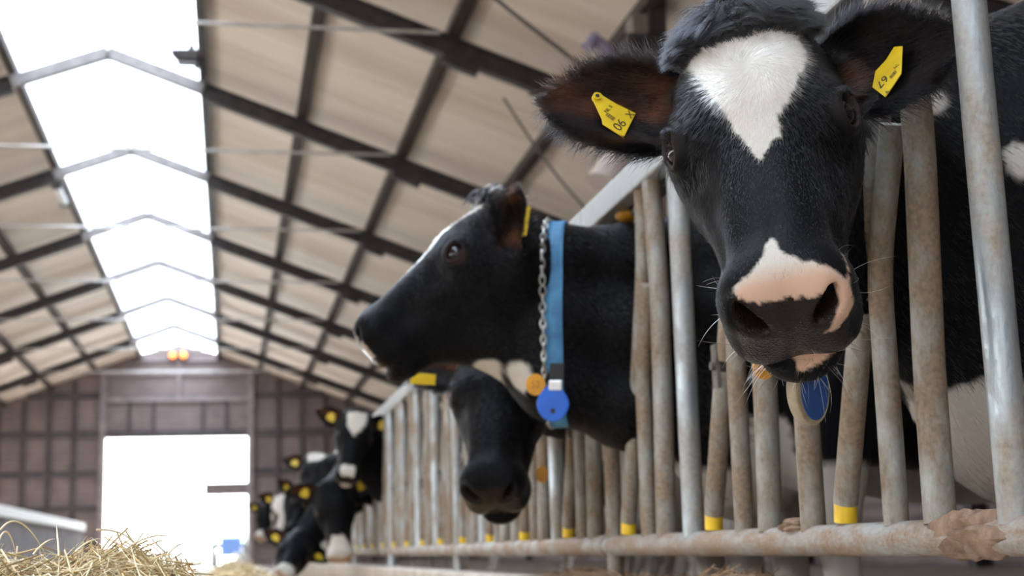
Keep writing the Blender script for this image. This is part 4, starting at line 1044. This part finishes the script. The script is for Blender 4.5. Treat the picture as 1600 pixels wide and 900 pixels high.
Q = strands(kh, kerb_h, 900, .93, 1.03, 2.35, 4.3, .03, .10, .0011, 41, k=4, lift=.3, up=.006); make_hair('straw', *Q, m_straw, kh)
# ------------------------------------------------------------------ things further back
# low corrugated partition on the left
e = empty('partition_wall', (-4.0, 30, 0)); tag(e, 'low grey corrugated partition with a white cap rail at the left', 'partition')
mb = MB(); n = 240; ys = np.linspace(17, 41.8, n)
v = [(-4.0+.025*math.sin(i*math.pi/2), y, z) for z in (0, 1.18) for i, y in enumerate(ys)]+[(-4.02+.025*math.sin(i*math.pi/2), y, z) for z in (0, 1.18) for i, y in enumerate(ys)]
f = [(i, i+1, n+i+1, n+i) for i in range(n-1)]+[(2*n+i, 3*n+i, 3*n+i+1, 2*n+i+1) for i in range(n-1)]+[(n+i, n+i+1, 3*n+i+1, 3*n+i) for i in range(n-1)]
mb.add(v, f).build('corrugated_sheet', simple('sheet_grey', (.30,.28,.29), .6, col2=(.22,.20,.21), nscale=3), e)
MB().box(-4.07, -3.94, 17, 41.8, 1.18, 1.38).build('cap_rail', m_white, e, bevel=.01)
for y in (17.1, 23.2, 29.4, 35.6, 41.7): MB().box(-4.10, -4.03, y-.05, y+.05, 0, 1.18).build('post', m_rail, e)
# blue vehicle outside the doorway
m_vb = simple('vehicle_blue', (.0012,.020,.07), .4); m_vp = simple('vehicle_pale', (.022,.034,.04), .5); m_rub = simple('rubber', (.03,.03,.03), .8); m_win = glass_mat('vehicle_window', (.70,.82,.80))
vx, vy = .0, 75
e = empty('tractor', (vx, vy, -.2)); tag(e, 'blue tractor with a pale cab parked outside the doorway', 'tractor')
MB().box(vx-.42, vx+.62, vy-1.3, vy+.2, .35, 1.30).build('hood', m_vb, e, bevel=.08)
cabm = MB()
for x in (vx-.82, vx+.82):
    for y, dx in ((vy+.2, .0), (vy+1.5, .0)): cabm.beam((x, y, .9), (x*.9+vx*.1, y, 2.32), .15, .15, up=(0,1,0))
cabm.box(vx-.85, vx+.85, vy+.12, vy+1.6, .75, 1.02)
cabm.build('cab', m_vp, e)
MB().box(vx-.86, vx+.86, vy+.05, vy+1.65, 2.32, 2.44).build('cab_roof', m_vp, e, bevel=.04)
MB().box(vx-.74, vx+.74, vy+.20, vy+.215, 1.04, 2.31).build('windscreen', m_win, e)
for x, r, y in ((vx-.80, .55, vy+1.1), (vx+.80, .55, vy+1.1), (vx-.66, .36, vy-.9), (vx+.74, .36, vy-.9)):
    MB().tube([(x-.14, y, r-.2), (x+.14, y, r-.2)], r, 24).build('wheel', m_rub, e, smooth=True)
# canopy beam outside, fixed to the gable beside the doorway
e = empty('wall_bracket', (.62, 50.7, 2.7)); tag(e, 'grey overhanging beam reaching across the doorway from its right side', 'beam')
MB().box(-.86, 1.4, 51.9, 52.1, 2.50, 2.92).build('beam', m_rail, e)
MB().box(1.15, 1.4, 50.12, 52.1, 2.64, 2.86).build('side_arm', m_rail, e)
MB().box(-.42, -.30, 51.93, 52.07, 2.48, 2.62).build('roller', m_steel_dark, e)
# white bucket by the right door jamb
e = empty('bucket', (.33, 48.6, 0)); tag(e, 'white bucket standing at the right foot of the doorway', 'bucket')
mb = MB(); prof = [(.13,0),(.175,.42),(.185,.42),(.185,.45),(.165,.45),(.125,.03)]; sg = 24
v = [(.33+r*math.cos(2*math.pi*i/sg), 48.6+r*math.sin(2*math.pi*i/sg), z) for r, z in prof for i in range(sg)]
f = [(j*sg+i, j*sg+(i+1) % sg, (j+1)*sg+(i+1) % sg, (j+1)*sg+i) for j in range(len(prof)-1) for i in range(sg)]+[tuple(range(sg-1,-1,-1)), tuple(5*sg+i for i in range(sg))]
mb.add(v, f).build('pail', m_white, e, smooth=True)
MB().tube([(.33+.19*math.cos(a), 48.6, .44+.10*math.sin(a)) for a in np.linspace(0, math.pi, 12)], .006, 6).build('handle', m_galv, e, smooth=True)
# orange lamps under the gable peak
m_or = emit_mat('orange_lamp', (1, .28, .06), 1.6)
for x, w in ((-1.94, 'left'), (-1.58, 'right')):
    e = empty('gable_lamp', (x, 49.8, 7.20)); tag(e, '%s of two small orange lamps under the gable peak' % w, 'lamp', 'orange gable lamps')
    MB().ell((x, 49.72, 7.20), (.12,.10,.12)).build('lens', m_or, e, smooth=True)
    MB().box(x-.14, x+.14, 49.80, 49.92, 7.07, 7.33).build('housing', m_steel_dark, e)
# floodlight on the right skylight beam, tube lamp on the left one
def at_depth(x, y, Y): d = px_dir(x, y); return np.array([0, 0, CAM_Z])+d*(Y/d[1])
yF = 19.2; pF = at_depth(291, 88, yF)
e = empty('floodlight', (-.45, yF, roof(-.45))); tag(e, 'dark floodlight hanging from the right edge of the skylight', 'floodlight')
MB().tube([(-.40, yF, roof(-.4)-.01), (-.46, yF, roof(-.4)-.10), (pF[0]+.06, yF, pF[2]+.16), (pF[0]+.04, yF, pF[2]+.04)], .045, 8).build('stem', m_steel_dark, e)
mb = MB(); v = [(pF[0]+x, yF+y, pF[2]+z) for x, y, z in ((-.22,-.10,.07),(.22,-.10,.09),(.22,.16,.09),(-.22,.16,.07),(-.12,-.05,-.06),(.14,-.05,-.09),(.14,.10,-.09),(-.12,.10,-.06))]
mb.add(v, [(0,1,2,3),(7,6,5,4),(0,4,5,1),(1,5,6,2),(2,6,7,3),(3,7,4,0)]).build('housing', m_steel_dark, e, bevel=.02)
MB().box(pF[0]-.12, pF[0]+.14, yF-.04, yF+.09, pF[2]-.115, pF[2]-.092).build('lens', m_steel_grey, e)
e = empty('tube_lamp', (-3.06, 26.4, roof(-3.06))); tag(e, 'small pale tube lamp on the left edge of the skylight', 'lamp')
MB().tube([(-3.06, 25.7, roof(-3.0)-.16), (-3.06, 27.0, roof(-3.0)-.16)], .06, 12).build('tube', m_white, e, smooth=True)
for y in (25.65, 27.02): MB().box(-3.14, -2.98, y-.04, y+.04, roof(-3.0)-.24, roof(-3.0)-.02).build('end_cap', m_steel_dark, e)
# roof column with its clutter, blurred behind the big cow's ear
K_ = 1.24
def bk_(*p): return (p[0]*K_, p[1]*K_, CAM_Z+(p[2]-CAM_Z)*K_)
cx, cy, _ = bk_(3.17, 10.25, 0)
e = empty('support_column', (cx, cy, 0)); tag(e, 'brown timber roof column with a dark clamp behind the big cow', 'column')
m_tim = simple('old_timber', (.16,.12,.10), .8, col2=(.24,.19,.165), nscale=5, stretch=(3,3,.4))
MB().box(cx-.13, cx+.13, cy-.13, cy+.13, 0, roof(cx)-.06).build('post', m_tim, e, bevel=.012)
MB().box(cx-.20, cx+.20, cy-.18, cy+.18, bk_(0,0,3.95)[2], bk_(0,0,4.28)[2]).build('clamp', m_steel_dark, e, bevel=.01)
MB().beam(bk_(3.07, 10.23, 3.92), bk_(2.83, 10.23, 3.55), .12, .12, up=(0,1,0)).build('brace', m_tim, e)
MB().box(cx+.02, cx+.19, cy-.20, cy-.131, bk_(0,0,4.28)[2], bk_(0,0,4.9)[2]).build('cable_box', m_steel_dark, e)
e = empty('hanging_lamp', bk_(2.85, 9.9, 3.2)); tag(e, 'pale cone-shaped lamp hanging askew behind the ear of the big cow', 'lamp')
a_, b_ = np.array(bk_(2.97, 9.95, 3.47)), np.array(bk_(2.72, 9.9, 3.00))
MB().tube([a_, a_+(b_-a_)*.25, b_], [.07, .10, .19], 20).build('lamp_shade', simple('lamp_pale', (.55,.46,.43), .5), e, smooth=True)
MB().tube([bk_(3.06, 10.12, 3.62), bk_(3.02, 10.0, 3.54), tuple(a_)], .027, 8).build('bracket', m_steel_dark, e)
e = empty('hose', bk_(2.8, 10.0, 4.0)); tag(e, 'short purple grey hose slung from the timber column', 'hose')
MB().tube([bk_(3.02, 10.13, 3.66), bk_(2.95, 10.05, 3.84), bk_(2.78, 9.98, 4.10), bk_(2.69, 9.95, 4.16), bk_(2.64, 9.95, 4.08)], .07, 14).build('tube', simple('hose_purple', (.22,.19,.30), .5, col2=(.30,.25,.30), nscale=9), e, smooth=True)
m_wire = simple('wire', (.07,.055,.05), .7)
def cable(a, b, sag, lab, r=.012):
    a, b = np.array(a, float), np.array(b, float); pts = [a+(b-a)*t+np.array([0,0,-sag*4*t*(1-t)]) for t in np.linspace(0, 1, 16)]
    tag(MB().tube(pts, r, 6).build('cable', m_wire, smooth=True), lab, 'cable')
cable(bk_(1.35, 10.0, 4.98), bk_(3.06, 10.12, 3.70), .06, 'dark cable slanting from the roof to the timber column', .020)
cable(bk_(2.2, 10.1, 3.75), bk_(3.0, 10.13, 4.02), .10, 'thin sagging cable left of the timber column clamp')
cable(bk_(3.32, 10.2, 4.06), bk_(6.0, 10.3, 3.55), .12, 'thin sagging cable right of the timber column clamp')
cable(bk_(2.0, 10.05, 3.7), bk_(2.95, 10.1, 2.55), .14, 'loose hanging wire below the hose by the timber column')
kn = seen(981, 337, 3.80)
tag(MB().ell(kn, (.034,.038,.018)).build('yellow_knob', m_orange, smooth=True, origin=kn), 'yellow knob showing above the back of the blue-collared cow', 'knob')
